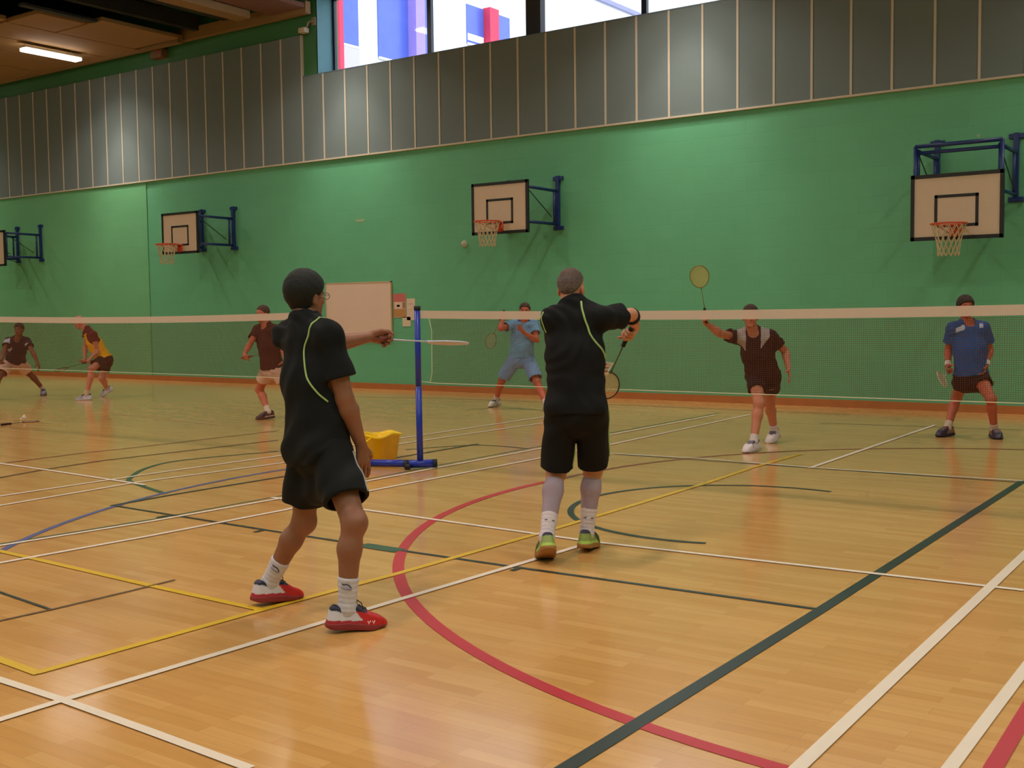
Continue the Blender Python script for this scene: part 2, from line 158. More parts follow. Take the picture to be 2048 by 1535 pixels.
class MB:
    """collects simple solids into ONE mesh"""
    def __init__(s): s.v = []; s.f = []
    def add(s, vs, fs):
        b = len(s.v); s.v += [tuple(map(float, v)) for v in vs]; s.f += [tuple(b + i for i in f) for f in fs]; return s
    def box(s, a, b):
        (x0, y0, z0), (x1, y1, z1) = a, b
        vs = [(x0,y0,z0),(x1,y0,z0),(x1,y1,z0),(x0,y1,z0),(x0,y0,z1),(x1,y0,z1),(x1,y1,z1),(x0,y1,z1)]
        return s.add(vs, [(0,3,2,1),(4,5,6,7),(0,1,5,4),(1,2,6,5),(2,3,7,6),(3,0,4,7)])
    def tube(s, pts, r, n=10, closed=False, r2=None):
        pts = [np3(p) for p in pts]; k = len(pts); rings = []
        prev = None
        for i, p in enumerate(pts):
            if closed: t = unit(pts[(i+1) % k] - pts[i-1])
            else: t = unit(pts[min(i+1, k-1)] - pts[max(i-1, 0)])
            if prev is None:
                a = np.array([0,0,1.]) if abs(t[2]) < .9 else np.array([1.,0,0])
                u = unit(np.cross(a, t))
            else: u = unit(prev - t * (prev @ t))
            prev = u; w = np.cross(t, u)
            rr = r if r2 is None else r + (r2 - r) * i / max(1, k - 1)
            rings.append([p + rr * (math.cos(2*math.pi*j/n) * u + math.sin(2*math.pi*j/n) * w) for j in range(n)])
        b = len(s.v); s.v += [tuple(x) for R_ in rings for x in R_]
        m_ = k if closed else k - 1
        for i in range(m_):
            i2 = (i + 1) % k
            for j in range(n):
                j2 = (j + 1) % n
                s.f.append((b+i*n+j, b+i*n+j2, b+i2*n+j2, b+i2*n+j))
        if not closed:
            s.f.append(tuple(b + j for j in range(n))[::-1]); s.f.append(tuple(b + (k-1)*n + j for j in range(n)))
        return s
    def lathe(s, prof, c, n=20, axis=(0,0,1)):
        ax = unit(axis); a = np.array([1.,0,0]) if abs(ax[0]) < .8 else np.array([0,1.,0])
        u = unit(np.cross(a, ax)); w = np.cross(ax, u); c = np3(c); b = len(s.v)
        for r, h in prof:
            for j in range(n):
                s.v.append(tuple(c + ax*h + r*(math.cos(2*math.pi*j/n)*u + math.sin(2*math.pi*j/n)*w)))
        for i in range(len(prof)-1):
            for j in range(n):
                j2 = (j+1) % n
                s.f.append((b+i*n+j, b+i*n+j2, b+(i+1)*n+j2, b+(i+1)*n+j))
        return s
    def obj(s, name, m, parent=None, smooth=False): return mesh_obj(name, s.v, s.f, m, parent, smooth)
def bevel(o, w=0.004, seg=2):
    md = o.modifiers.new('edge', 'BEVEL'); md.width = w; md.segments = seg; md.limit_method = 'ANGLE'; return o

# ------------------------------------------------------------------ implicit surfaces
def smin(a, b, k):
    h = np.clip(0.5 + 0.5 * (b - a) / k, 0, 1)
    return b + (a - b) * h - k * h * (1 - h)
def smax(a, b, k): return -smin(-a, -b, k)
def cone(P, a, b, ra, rb):
    a = np3(a).astype(np.float32); ab = (np3(b) - a).astype(np.float32)
    t = np.clip((P - a) @ ab / max(1e-9, float(ab @ ab)), 0, 1)
    return np.linalg.norm(P - a - t[:, None] * ab, axis=1) - (ra + (rb - ra) * t)
def ell(P, c, r, F=None):
    q = P - np3(c).astype(np.float32)
    if F is not None: q = q @ np.asarray(F, dtype=np.float32).T
    r = np.asarray(r, dtype=np.float32)
    k0 = np.linalg.norm(q / r, axis=1); k1 = np.linalg.norm(q / (r * r), axis=1)
    return k0 * (k0 - 1) / np.maximum(k1, 1e-6)
def ecap(P, a, b, wa, wb, da, db, x, cap=None):
    """capsule of elliptic section: half width w along x, half depth d across, from a to b"""
    a = np3(a); b = np3(b); z = unit(b - a); x = unit(np3(x) - z * (np3(x) @ z)); y = np.cross(z, x)
    L = float(np.linalg.norm(b - a)); q = P - a.astype(np.float32)
    qz = q @ z.astype(np.float32); t = np.clip(qz / L, 0, 1)
    w = wa + (wb - wa) * t; dd = da + (db - da) * t
    e = qz - t * L; c = np.minimum(w, dd) if cap is None else cap
    X = q @ x.astype(np.float32); Y = q @ y.astype(np.float32)
    k0 = np.sqrt((X/w)**2 + (Y/dd)**2 + (e/c)**2)
    k1 = np.sqrt((X/w**2)**2 + (Y/dd**2)**2 + (e/c**2)**2)
    return k0 * (k0 - 1) / np.maximum(k1, 1e-6)
def plane(P, p, n): return (P - np3(p).astype(np.float32)) @ unit(n).astype(np.float32)

def surface(fn, lo, hi, h):
    """surface nets on a sparse grid -> verts, quads"""
    lo = np3(lo) - 2*h; hi = np3(hi) + 2*h; B = 4
    nb = np.ceil((hi - lo) / (h * B)).astype(int) + 1
    n = nb * B
    ci = np.stack(np.meshgrid(*[np.arange(k) for k in nb], indexing='ij'), -1).reshape(-1, 3)
    cc = (lo + (ci + 0.5) * B * h - 0.5*h).astype(np.float32)
    dc = fn(cc)
    act = np.abs(dc) < B * h * 1.6
    V = np.repeat(np.repeat(np.repeat(dc.reshape(nb), B, 0), B, 1), B, 2).astype(np.float32)
    off = np.stack(np.meshgrid(*[np.arange(B)]*3, indexing='ij'), -1).reshape(-1, 3)
    idx = (ci[act][:, None, :] * B + off[None]).reshape(-1, 3)
    for s in range(0, len(idx), 400000):
        I = idx[s:s+400000]
        V[I[:, 0], I[:, 1], I[:, 2]] = fn((lo + I * h).astype(np.float32))
    S = V < 0
    c8 = [S[i:n[0]-1+i, j:n[1]-1+j, k:n[2]-1+k] for i in (0,1) for j in (0,1) for k in (0,1)]
    al = np.logical_and.reduce(c8); an = np.logical_or.reduce(c8)
    cells = np.argwhere(an & ~al)
    ids = -np.ones(n - 1, dtype=np.int64); ids[tuple(cells.T)] = np.arange(len(cells))
    acc = np.zeros((len(cells), 3)); cnt = np.zeros(len(cells))
    for ax in range(3):
        o1, o2 = [k for k in range(3) if k != ax]
        for a in (0,1):
            for b in (0,1):
                p = cells.copy(); p[:, o1] += a; p[:, o2] += b
                q = p.copy(); q[:, ax] += 1
                va = V[tuple(p.T)]; vb = V[tuple(q.T)]
                m = (va < 0) != (vb < 0)
                t = np.where(m, va / np.where(m, va - vb, 1), 0)
                w = p.astype(float); w[:, ax] += t
                acc[m] += w[m]; cnt[m] += 1
    verts = lo + acc / np.maximum(cnt, 1)[:, None] * h
    quads = []
    for ax in range(3):
        o1, o2 = (ax + 1) % 3, (ax + 2) % 3
        sl0 = [slice(None)]*3; sl1 = [slice(None)]*3
        sl0[ax] = slice(0, n[ax]-1); sl1[ax] = slice(1, n[ax])
        A = S[tuple(sl0)]; Bm = S[tuple(sl1)]
        e = np.argwhere(A != Bm)
        e = e[(e[:, o1] > 0) & (e[:, o2] > 0) & (e[:, o1] < n[o1]-1) & (e[:, o2] < n[o2]-1)]
        def cid(d1, d2):
            c = e.copy(); c[:, o1] -= d1; c[:, o2] -= d2; return ids[tuple(c.T)]
        q = np.stack([cid(1,1), cid(0,1), cid(0,0), cid(1,0)], 1)
        inside = A[tuple(e.T)]
        q[~inside] = q[~inside][:, ::-1]
        quads.append(q[(q >= 0).all(1)])
    return verts, np.concatenate(quads)

def sdf_obj(name, fn, lo, hi, h, m, parent, colfn=None, smooth_it=0):
    v, q = surface(fn, lo, hi, h)
    me = bpy.data.meshes.new(name)
    me.vertices.add(len(v)); me.vertices.foreach_set('co', v.astype(np.float32).ravel())
    me.loops.add(len(q) * 4); me.loops.foreach_set('vertex_index', q.astype(np.int32).ravel())
    me.polygons.add(len(q))
    me.polygons.foreach_set('loop_start', np.arange(0, len(q)*4, 4, dtype=np.int32))
    me.update(calc_edges=True); me.validate()
    me.polygons.foreach_set('use_smooth', [True] * len(me.polygons))
    if colfn is not None:
        co = np.zeros(len(me.vertices) * 3, dtype=np.float32); me.vertices.foreach_get('co', co); co = co.reshape(-1, 3)
        c = colfn(co); c = np.concatenate([c, np.ones((len(c), 1))], 1)
        ca = me.color_attributes.new('Col', 'FLOAT_COLOR', 'POINT'); ca.data.foreach_set('color', c.astype(np.float32).ravel())
    if m: me.materials.append(m)
    o = bpy.data.objects.new(name, me); COL.objects.link(o)
    return put(o, parent)

# ------------------------------------------------------------------ people
UP = np.array([0, 0, 1.])
def noise3(P, k):
    x, y, z = P[:, 0]*k, P[:, 1]*k, P[:, 2]*k
    return (np.sin(x + 1.7*np.sin(y*.8 + z*.6)) + np.sin(y*1.1 + 1.9*np.sin(z*.9 - x*.5)) + np.sin(z*1.2 + 1.6*np.sin(x*.7 + y*.9))) / 3

def hand_fields(J, k, s, spec):
    """palm and five separate fingers; returns a function of points and the hand frame"""
    w = J[k+'wri']; d = unit(spec.get('dir', J[k+'tip'] - w))
    side = unit(spec['side'] - d * (np3(spec['side']) @ d))          # towards the thumb
    pn = unit(np.cross(d, side)) * (1 if k == 'L' else -1) * spec.get('flip', 1)   # palm normal
    g = s * 1.0
    segs = []
    base = [(.031, .084), (.011, .088), (-.010, .085), (-.029, .078)]
    lens = [(.041, .025, .021), (.045, .029, .023), (.042, .027, .022), (.033, .020, .019)]
    curls = spec.get('curl', [(.25, .35, .25)] * 4)
    spread = spec.get('spread', .06)
    for i in range(4):
        p = w + d*base[i][1]*g + side*base[i][0]*g
        ang = 0.0; rr = (.0098, .0088, .0080, .0072) if i < 3 else (.0086, .0078, .0070, .0064)
        lat = side * spread * (1.5 - i)
        for j in range(3):
            ang += curls[i][j]
            dv = unit(math.cos(ang) * (d + lat) + math.sin(ang) * pn)
            q = p + dv * lens[i][j] * g
            segs.append((p, q, rr[j]*g, rr[j+1]*g)); p = q
    tb = w + d*.026*g + side*.026*g + pn*.006*g
    tv = spec.get('thumb', (.62, .72, .30)); tc = spec.get('tcurl', .35)
    t1 = unit(d*tv[0] + side*tv[1] + pn*tv[2])
    q1 = tb + t1*.042*g
    t2 = unit(t1 + pn*tc + d*tc*.8); q2 = q1 + t2*.033*g
    t3 = unit(t2 + pn*tc*.8 - side*tc*.6); q3 = q2 + t3*.027*g
    segs += [(tb, q1, .0145*g, .0115*g), (q1, q2, .0112*g, .0098*g), (q2, q3, .0098*g, .0082*g)]
    pa, pb = w + d*.012*g, w + d*.078*g
    def f(P):
        r = ecap(P, pa, pb, .028*g, .040*g, .0185*g, .0145*g, side)
        r = smin(r, cone(P, w + d*.02*g + side*.014*g, q1, .018*g, .0125*g), .012)
        for a, b, ra, rb in segs:
            r = smin(r, cone(P, a, b, ra, rb), .006)
        return r
    grip = w + d*.078*g + pn*.026*g
    return f, dict(d=d, side=side, pn=pn, grip=grip)

def build_person(key, label, P_, h=.008):
    J = {k: (np3(v) if isinstance(v, list) else v) for k, v in DATA['people'][key].items()}
    s = J['s']; g = P_.get('girth', 1.0)
    base = (J['Rfo'] + J['Lfo']) / 2
    root = empty('person', (base[0], base[1], 0), label, 'person')
    spine = unit(J['neck'] - J['pel'])
    hx = unit(J['Rhip'] - J['Lhip']); sx = unit(J['Rsh'] - J['Lsh'])
    fac = unit(J['fac'] - spine * (J['fac'] @ spine)); sfac = unit(J['sfac'] - spine * (J['sfac'] @ spine))
    T = lambda t: J['pel'] + (J['neck'] - J['pel']) * t
    mx = unit(hx + sx)
    # head frame
    hf = unit(J['hf']); hr = unit(np.cross(hf, UP)); hu = np.cross(hr, hf)
    HF = np.stack([hr, hf, hu]); hc = J['head']; hs = s * P_.get('headscale', 1.0)
    hp = lambda x, y, z: hc + (hr*x + hf*y + hu*z) * hs
    def loc(P): return (P - hc.astype(np.float32)) @ HF.T.astype(np.float32) / hs

    def torso(P, o=0.0, og=0.0):
        r = ecap(P, T(-.06), T(.14), (.158*g+o)*s, (.145*g+o)*s, (.112*g+og)*s, (.100*g+og)*s, hx)
        r = smin(r, ecap(P, T(.16), T(.55), (.140*g+o)*s, (.158*g+o)*s, (.098*g+og)*s, (.112*g+og)*s, mx), .05)
        r = smin(r, ecap(P, T(.55), T(.86), (.160*g+o)*s, (.135*g+o)*s, (.112*g+og)*s, (.078*g+og)*s, sx), .05)
        r = smin(r, cone(P, J['Rsh'], J['Lsh'], (.052+og)*s, (.052+og)*s), .06)
        for k in 'RL':
            r = smin(r, cone(P, J['neck'] + spine*.035*s, J[k+'sh'] + UP*.012*s, (.045+og*.7)*s, (.045+og*.7)*s), .03)
            r = smin(r, ell(P, J[k+'hip'] - fac*.045*s, [(.085*g+og)*s]*3), .04)
        if P_.get('belly'):
            r = smin(r, ell(P, T(.25) + fac*.05*s, [(P_['belly']+og)*s]*3), .06)
        return r
    def leg(P, k, o=0.0, thigh=True, k0=.03):
        H, K, A = J[k+'hip'], J[k+'knee'], J[k+'ank']
        bk = unit(np.cross(unit(A - K), hx)); bk = bk if bk @ fac < 0 else -bk
        c1 = K + (A - K) * .30 + bk * .014 * s
        r = cone(P, K, c1, (.054+o)*s, (.056+o)*s)
        r = smin(r, cone(P, c1, A, (.056+o)*s, (.036+o)*s), .03)
        r = smin(r, ell(P, K - bk*.012*s, [(.052+o)*s]*3), .03)
        if thigh:
            r = smin(r, cone(P, H, K, (.086*g+o)*s, (.057+o)*s), k0)
        return r
    def footf(P, k, o=0.0):
        O, f, u = J[k+'fo'], J[k+'forward'], J[k+'upward']
        return smin(cone(P, J[k+'ank'], O + f*.06*s + u*.045*s, (.035+o)*s, (.028+o)*s),
                    smin(cone(P, O + f*.06*s + u*.045*s, O + f*.14*s + u*.035*s, (.028+o)*s, (.018+o)*s),
                         cone(P, J[k+'ank'], O - f*.035*s + u*.045*s, (.035+o)*s, (.024+o)*s), .02), .02)
    hands = {k: hand_fields(J, k, s * P_.get('hand', 1.0), P_['hand' + k]) for k in 'RL'}
    def arm(P, k, o=0.0):
        S_, E_, W_ = J[k+'sh'], J[k+'elb'], J[k+'wri']
        r = cone(P, S_, E_, (.052*P_.get('arm', 1)+o)*s, (.040*P_.get('arm', 1)+o)*s)
        m = E_ + (W_ - E_) * .25
        am = P_.get('arm', 1); fr = smin(cone(P, E_, m, (.040*am+o)*s, (.043*am+o)*s), cone(P, m, W_, (.043*am+o)*s, (.0265*(.5+.5*am)+o)*s), .02)
        r = smin(r, fr, .015)
        return r
    def head(P, o=0.0):
        q = loc(P)
        def E(c, r_): return ell(q, c, r_)
        r = E((0, -.012, .032), (.076, .097, .090))
        r = smin(r, E((0, .022, -.045), (.060, .070, .078)), .03)
        r = smin(r, E((0, .066, -.098), (.026, .022, .020)), .025)
        r = smin(r, ecap(q, (-.034, .076, .016), (.034, .076, .016), .010, .010, .010, .010, (0, 0, 1)), .018)
        for sg in (1, -1):
            r = smin(r, E((sg*.040, .062, -.022), (.020, .018, .016)), .018)      # cheek bones
            r = smax(r, -E((sg*.031, .094, .002), (.015, .012, .010)), .010)      # eye sockets
            r = smin(r, ell(q, (sg*.079, -.008, -.016), (.010, .021, .032)), .006)  # ears
            r = smax(r, -E((sg*.090, -.004, -.016), (.008, .011, .019)), .004)
        r = smin(r, cone(q, (0, .084, .006), (0, .106, -.032), .009, .0125), .010)
        r = smin(r, ecap(q, (-.011, .098, -.034), (.011, .098, -.034), .007, .007, .008, .008, (0, 0, 1)), .008)
        r = smin(r, ecap(q, (-.015, .084, -.060), (.015, .084, -.060), .006, .006, .007, .007, (0, 0, 1)), .008)
        r = smin(r, ecap(q, (-.013, .083, -.071), (.013, .083, -.071), .006, .006, .007, .007, (0, 0, 1)), .006)
        return (r - o) * hs
    def neckf(P, o=0.0):
        return cone(P, J['neck'] - spine*.03*s - sfac*.01*s, hp(0, -.022, -.055), (.062+o)*s, (.058+o)*s)
    def body(P):
        r = torso(P)
        r = smin(r, neckf(P), .03)
        r = smin(r, head(P), .02)
        for k in 'RL':
            a = arm(P, k); a = smin(a, hands[k][0](P), .012)
            r = smin(r, a, .018)
            l = leg(P, k); l = smin(l, footf(P, k), .02)
            r = smin(r, l, .02)
        return r
    pts = np.array([J[k] for k in ('pel','neck','head','Rhip','Lhip','Rsh','Lsh','Rknee','Lknee','Rank','Lank','Relb','Lelb','Rwri','Lwri','Rtip','Ltip','Rfo','Lfo')])
    lo, hi = pts.min(0) - .17, pts.max(0) + .17; lo[2] = max(lo[2], -.02)
    skin = np.array(lin(P_['skin'])[:3]); lip = skin * np.array([.85, .55, .55]); brow = np.array(lin(P_.get('hairc', (50, 40, 35)))[:3])
    def skincol(P):
        q = loc(P); c = np.tile(skin, (len(P), 1))
        c *= (1 + .06 * noise3(P, 30))[:, None]
        inh = np.abs(q).max(1) < .14
        def blend(mask, col, a=1.0):
            w = (np.clip(mask, 0, 1) * inh * a)[:, None]; c[:] = c * (1 - w) + col * w
        blend(1.5 - np.sqrt(((q[:, 0])/.024)**2 + ((q[:, 2]+.066)/.010)**2 + (np.minimum(q[:, 1]-.08, 0)/.02)**2), lip, .8)
        for sg in (1, -1):
            blend(1.6 - np.sqrt(((q[:, 0]-sg*.032)/.022)**2 + ((q[:, 2]-.021)/.005)**2 + (np.minimum(q[:, 1]-.07, 0)/.02)**2), brow, .8)
            blend(1.3 - np.sqrt(((q[:, 0]-sg*.040)/.022)**2 + ((q[:, 2]+.03)/.022)**2 + (np.minimum(q[:, 1]-.06, 0)/.02)**2), skin*np.array([1.1, .8, .75]), .5)
        if P_.get('stubble'):
            blend(((q[:, 1] > .0) & (q[:, 2] < -.05)).astype(float), skin*.62, P_['stubble'])
        return c
    sm = mat('skin_' + key, P_['skin'], rough=.5, var=.05, scale=30, attr=True, spec=.4, sub=.04)
    sdf_obj('body', body, lo, hi, h, sm, root, skincol)
    # eyes
    for sg in (1, -1):
        c = hp(sg*.031, .0745, .002); r_ = .0125*hs
        ev, ef, ec = [], [], []
        for i in range(9):
            th = math.pi * i / 8
            for j in range(12):
                ph = 2*math.pi*j/12
                v = hf*math.cos(th) + math.sin(th)*(hr*math.cos(ph) + hu*math.sin(ph))
                ev.append(c + v*r_); ec.append((.02,.015,.01,1) if i <= 1 else ((.10,.06,.03,1) if i == 2 else (.75,.72,.68,1)))
        for i in range(8):
            for j in range(12):
                ef.append((i*12+j, i*12+(j+1) % 12, (i+1)*12+(j+1) % 12, (i+1)*12+j))
        mesh_obj('eye', ev, ef, mat('eye', (255,255,255), rough=.2, var=0, attr=True), root, True, ec)
    # hair
    if P_.get('hair'):
        hy, hz, th = P_['hair'].get('y', .082), P_['hair'].get('z', .068), P_['hair'].get('t', .012)
        sl = P_['hair'].get('slope', .97); low = P_['hair'].get('low', -.085)
        def hairf(P):
            q = loc(P)
            r = ell(q, (0, -.012, .032), (.076+th, .097+th, .090+th*1.15))
            r = smin(r, ell(q, (0, .012, -.040), (.058+th, .066+th, .075+th*.6)), .03)
            r += .0025 * noise3(q, 90) * P_['hair'].get('rough', 1)
            n = np.array([0, -sl, 1.]); n /= np.linalg.norm(n)
            pl = -((q - np.array([0, hy, hz], np.float32)) @ n.astype(np.float32))
            pl = pl - .006*np.cos(q[:, 0]*38)
            r = smax(r, pl, .012)
            r = smax(r, low - q[:, 2], .01)
            for sg in (1, -1):
                r = smax(r, -ell(q, (sg*.088, .002, -.020), (.022, .026, .034)), .008)
            return r * hs
        hcA, hcB = [np.array(lin(c)[:3]) for c in P_['hair']['cols']]
        def haircol(P):
            q = loc(P)
            w = np.clip((q[:, 2] - .02) / .08, 0, 1)[:, None]
            return (hcB*(1-w) + hcA*w) * (1 + .35*noise3(q, 260)[:, None])
        sdf_obj('hair', hairf, hc - .17, hc + .17, min(h, .006), mat('hair_' + key, (30,25,20), rough=.75, var=.2, scale=120, attr=True, bump=.3), root, haircol)
    # shirt
    Sh = P_['shirt']
    hemc = T(Sh.get('hem', -.14)); thick = max(.012, 1.6*h)
    hemn = unit(-spine + fac*Sh.get('hemtilt', 0))
    def shirt_outer(P):
        r = torso(P, .016, .020)
        r = smin(r, ecap(P, T(.45), hemc, (.168*g)*s, (.176*g)*s*Sh.get('flare', 1), (.128*g)*s, (.132*g)*s*Sh.get('flare', 1), mx), .04)
        r = smax(r, plane(P, hemc, hemn), .008)
        r = smin(r, cone(P, J['neck'] - spine*.09*s - sfac*.014*s, J['neck'] + spine*.03*s - sfac*.012*s, .084*s, .074*s), .03)
        for k in 'RL':
            S_, E_ = J[k+'sh'], J[k+'elb']; a = unit(E_ - S_); L = np.linalg.norm(E_ - S_)
            sl = Sh.get('sleeve', .62)
            arm_ = smin(cone(P, S_ - a*.02*s, S_ + a*L*sl, .066*s, Sh.get('sw', .072)*s), cone(P, S_, S_ + a*L*sl, .058*s, Sh.get('sw', .072)*s), .01)
            drop = ell(P, S_ + a*L*sl*.6 - UP*.016*s, [.058*s]*3)
            arm_ = smin(arm_, drop, .03)
            arm_ = smax(arm_, plane(P, S_ + a*L*sl, a), .006)
            r = smin(r, arm_, .03)
        amp = Sh.get('fold', .0035)
        r = r + amp * np.sin(24*noise3(P, 5.0) + P[:, 2]*14) + amp*.6*noise3(P, 34)
        return r
    nk = J['neck'] + spine*.052*s + sfac*.012*s
    def shirtf(P):
        r = shirt_outer(P)
        r = np.maximum(r, -(r + thick))
        r = smax(r, -cone(P, J['neck'] + spine*.055*s + sfac*.012*s, hp(0, -.01, .02), .066*s, .075*s), .006)
        r = smax(r, -ell(P, J['neck'] + spine*.03*s + sfac*.055*s, [.062*s]*3), .006)
        if Sh.get('vneck'):
            r = smax(r, -cone(P, nk + sfac*.06*s - spine*.05*s, nk + sfac*.10*s + spine*.02*s, .012*s, .05*s), .006)
        # openings at hem and sleeve ends
        return r
    def shirt_open(P):
        r = shirtf(P)
        core = ecap(P, T(.2), hemc - spine*.10*s, (.156*g)*s, (.164*g)*s*Sh.get('flare', 1), (.116*g)*s, (.120*g)*s*Sh.get('flare', 1), mx)
        r = np.maximum(r, -core)
        for k in 'RL':
            S_, E_ = J[k+'sh'], J[k+'elb']; a = unit(E_ - S_); L = np.linalg.norm(E_ - S_)
            sl = Sh.get('sleeve', .62)
            r = np.maximum(r, -cone(P, S_ + a*L*(sl-.10), S_ + a*L*(sl+.05), .050*s, (Sh.get('sw', .072) - .012)*s))
        return r
    c1 = np.array(lin(Sh['c'])[:3])
    def shirtcol(P):
        c = np.tile(c1, (len(P), 1)); 
        if 'paint' in Sh: Sh['paint'](P, c, J, dict(T=T, fac=fac, sx=sx, spine=spine, s=s))
        return c
    tp = np.array([J[k] for k in ('pel','neck','Rsh','Lsh','Relb','Lelb','Rhip','Lhip')])
    shirt = sdf_obj('shirt', shirt_open, tp.min(0) - .22, tp.max(0) + .16, h, mat('shirt_' + key, Sh['c'], rough=.85, var=.10, scale=14, attr=True, bump=.05, spec=.25), root, shirtcol)
    # shorts
    St = P_['shorts']
    def shorts_outer(P):
        r = ecap(P, T(-.10), T(.10), (.168*g)*s, (.150*g)*s, (.128*g)*s, (.112*g)*s, hx)
        for k in 'RL':
            H, K = J[k+'hip'], J[k+'knee']; a = unit(K - H); L = np.linalg.norm(K - H); t = St['len'][0 if k == 'R' else 1]
            lo_ = ecap(P, H, H + a*L*t, .100*g*s, St.get('w', .098)*s, .112*g*s, St.get('w', .098)*1.05*s, hx)
            lo_ = smin(lo_, ell(P, H - fac*.04*s, [.098*g*s]*3), .03)
            lo_ = smax(lo_, plane(P, H + a*L*t, unit(a*.9 - UP*.1)), .006)
            r = smin(r, lo_, .025)
        if St.get('full'):
            mids = [J[k+'hip'] + (J[k+'knee'] - J[k+'hip']) * (St['len'][i] - .16) for i, k in enumerate('RL')]
            r = smin(r, cone(P, mids[0], mids[1], .085*s, .085*s), .05)
        amp = St.get('fold', .0035)
        return r + amp*np.sin(20*noise3(P, 4.5) + P[:, 0]*9) + amp*.5*noise3(P, 30)
    def shortsf(P):
        r = shorts_outer(P)
        for k in 'RL':
            H, K = J[k+'hip'], J[k+'knee']; a = unit(K - H); L = np.linalg.norm(K - H); t = St['len'][0 if k == 'R' else 1]
            r = np.maximum(r, -ecap(P, H + a*L*t*.6, H + a*L*(t + .2), .078*g*s, (St.get('w', .098)-.012)*s, .088*g*s, (St.get('w', .098)*1.05-.012)*s, hx))
        return r
    c2 = np.array(lin(St['c'])[:3])
    def shortcol(P):
        c = np.tile(c2, (len(P), 1))
        if 'paint' in St: St['paint'](P, c, J, dict(T=T, fac=fac, hx=hx, spine=spine, s=s))
        return c
    lp = np.array([J[k] for k in ('pel','Rhip','Lhip','Rknee','Lknee')])
    shorts = sdf_obj('shorts', shortsf, lp.min(0) - .2, lp.max(0) + .22, h, mat('shorts_' + key, St['c'], rough=.8, var=.08, scale=14, attr=True, bump=.05, spec=.25), root, shortcol)
    # socks, shoes
    So = P_['sock']
    res = dict(root=root, J=J, hands=hands, shirt=shirt, shorts=shorts, shirt_fn=shirt_outer, shorts_fn=shorts_outer, T=T, fac=fac, sx=sx, hx=hx, spine=spine, s=s, hp=hp, hr=hr, hf=hf, hu=hu, hs=hs, leg=leg)
    res['sock'] = {}; res['shoe'] = {}
    for k in 'RL':
        K, A = J[k+'knee'], J[k+'ank']; ax = unit(K - A)
        def sockf(P, k=k, A=A, ax=ax):
            r = smin(leg(P, k, .0055, False), footf(P, k, .005), .02)
            r = smax(r, plane(P, A + ax*So['h']*s, ax), .004)
            return r + .0012*np.sin(((P - A.astype(np.float32)) @ ax.astype(np.float32))*260)
        b = np.array([A, A + ax*So['h']*s, J[k+'fo'] + J[k+'forward']*.16*s])
        res['sock'][k] = sdf_obj('sock', sockf, b.min(0) - .08, b.max(0) + .08, min(h, .006), mat('sock_' + key, So['c'], rough=.9, var=.06, scale=60, bump=.1), root)
        if 'sleeve' in P_:
            def slf(P, k=k, K=K, A=A, ax=ax):
                r = leg(P, k, .004, False)
                r = smax(r, plane(P, A + (K-A)*.86, ax), .004)
                return smax(r, -plane(P, A + ax*(So['h'] - .01)*s, ax), .004)
            b = np.array([A, K])
            sdf_obj('calf_sleeve', slf, b.min(0) - .1, b.max(0) + .1, min(h, .006), mat('calf_sleeve', P_['sleeve'], rough=.8, var=.06, scale=40), root)
        res['shoe'][k] = make_shoe(key, k, J, s, P_['shoe'], root, min(h, .006), ax)
    return res

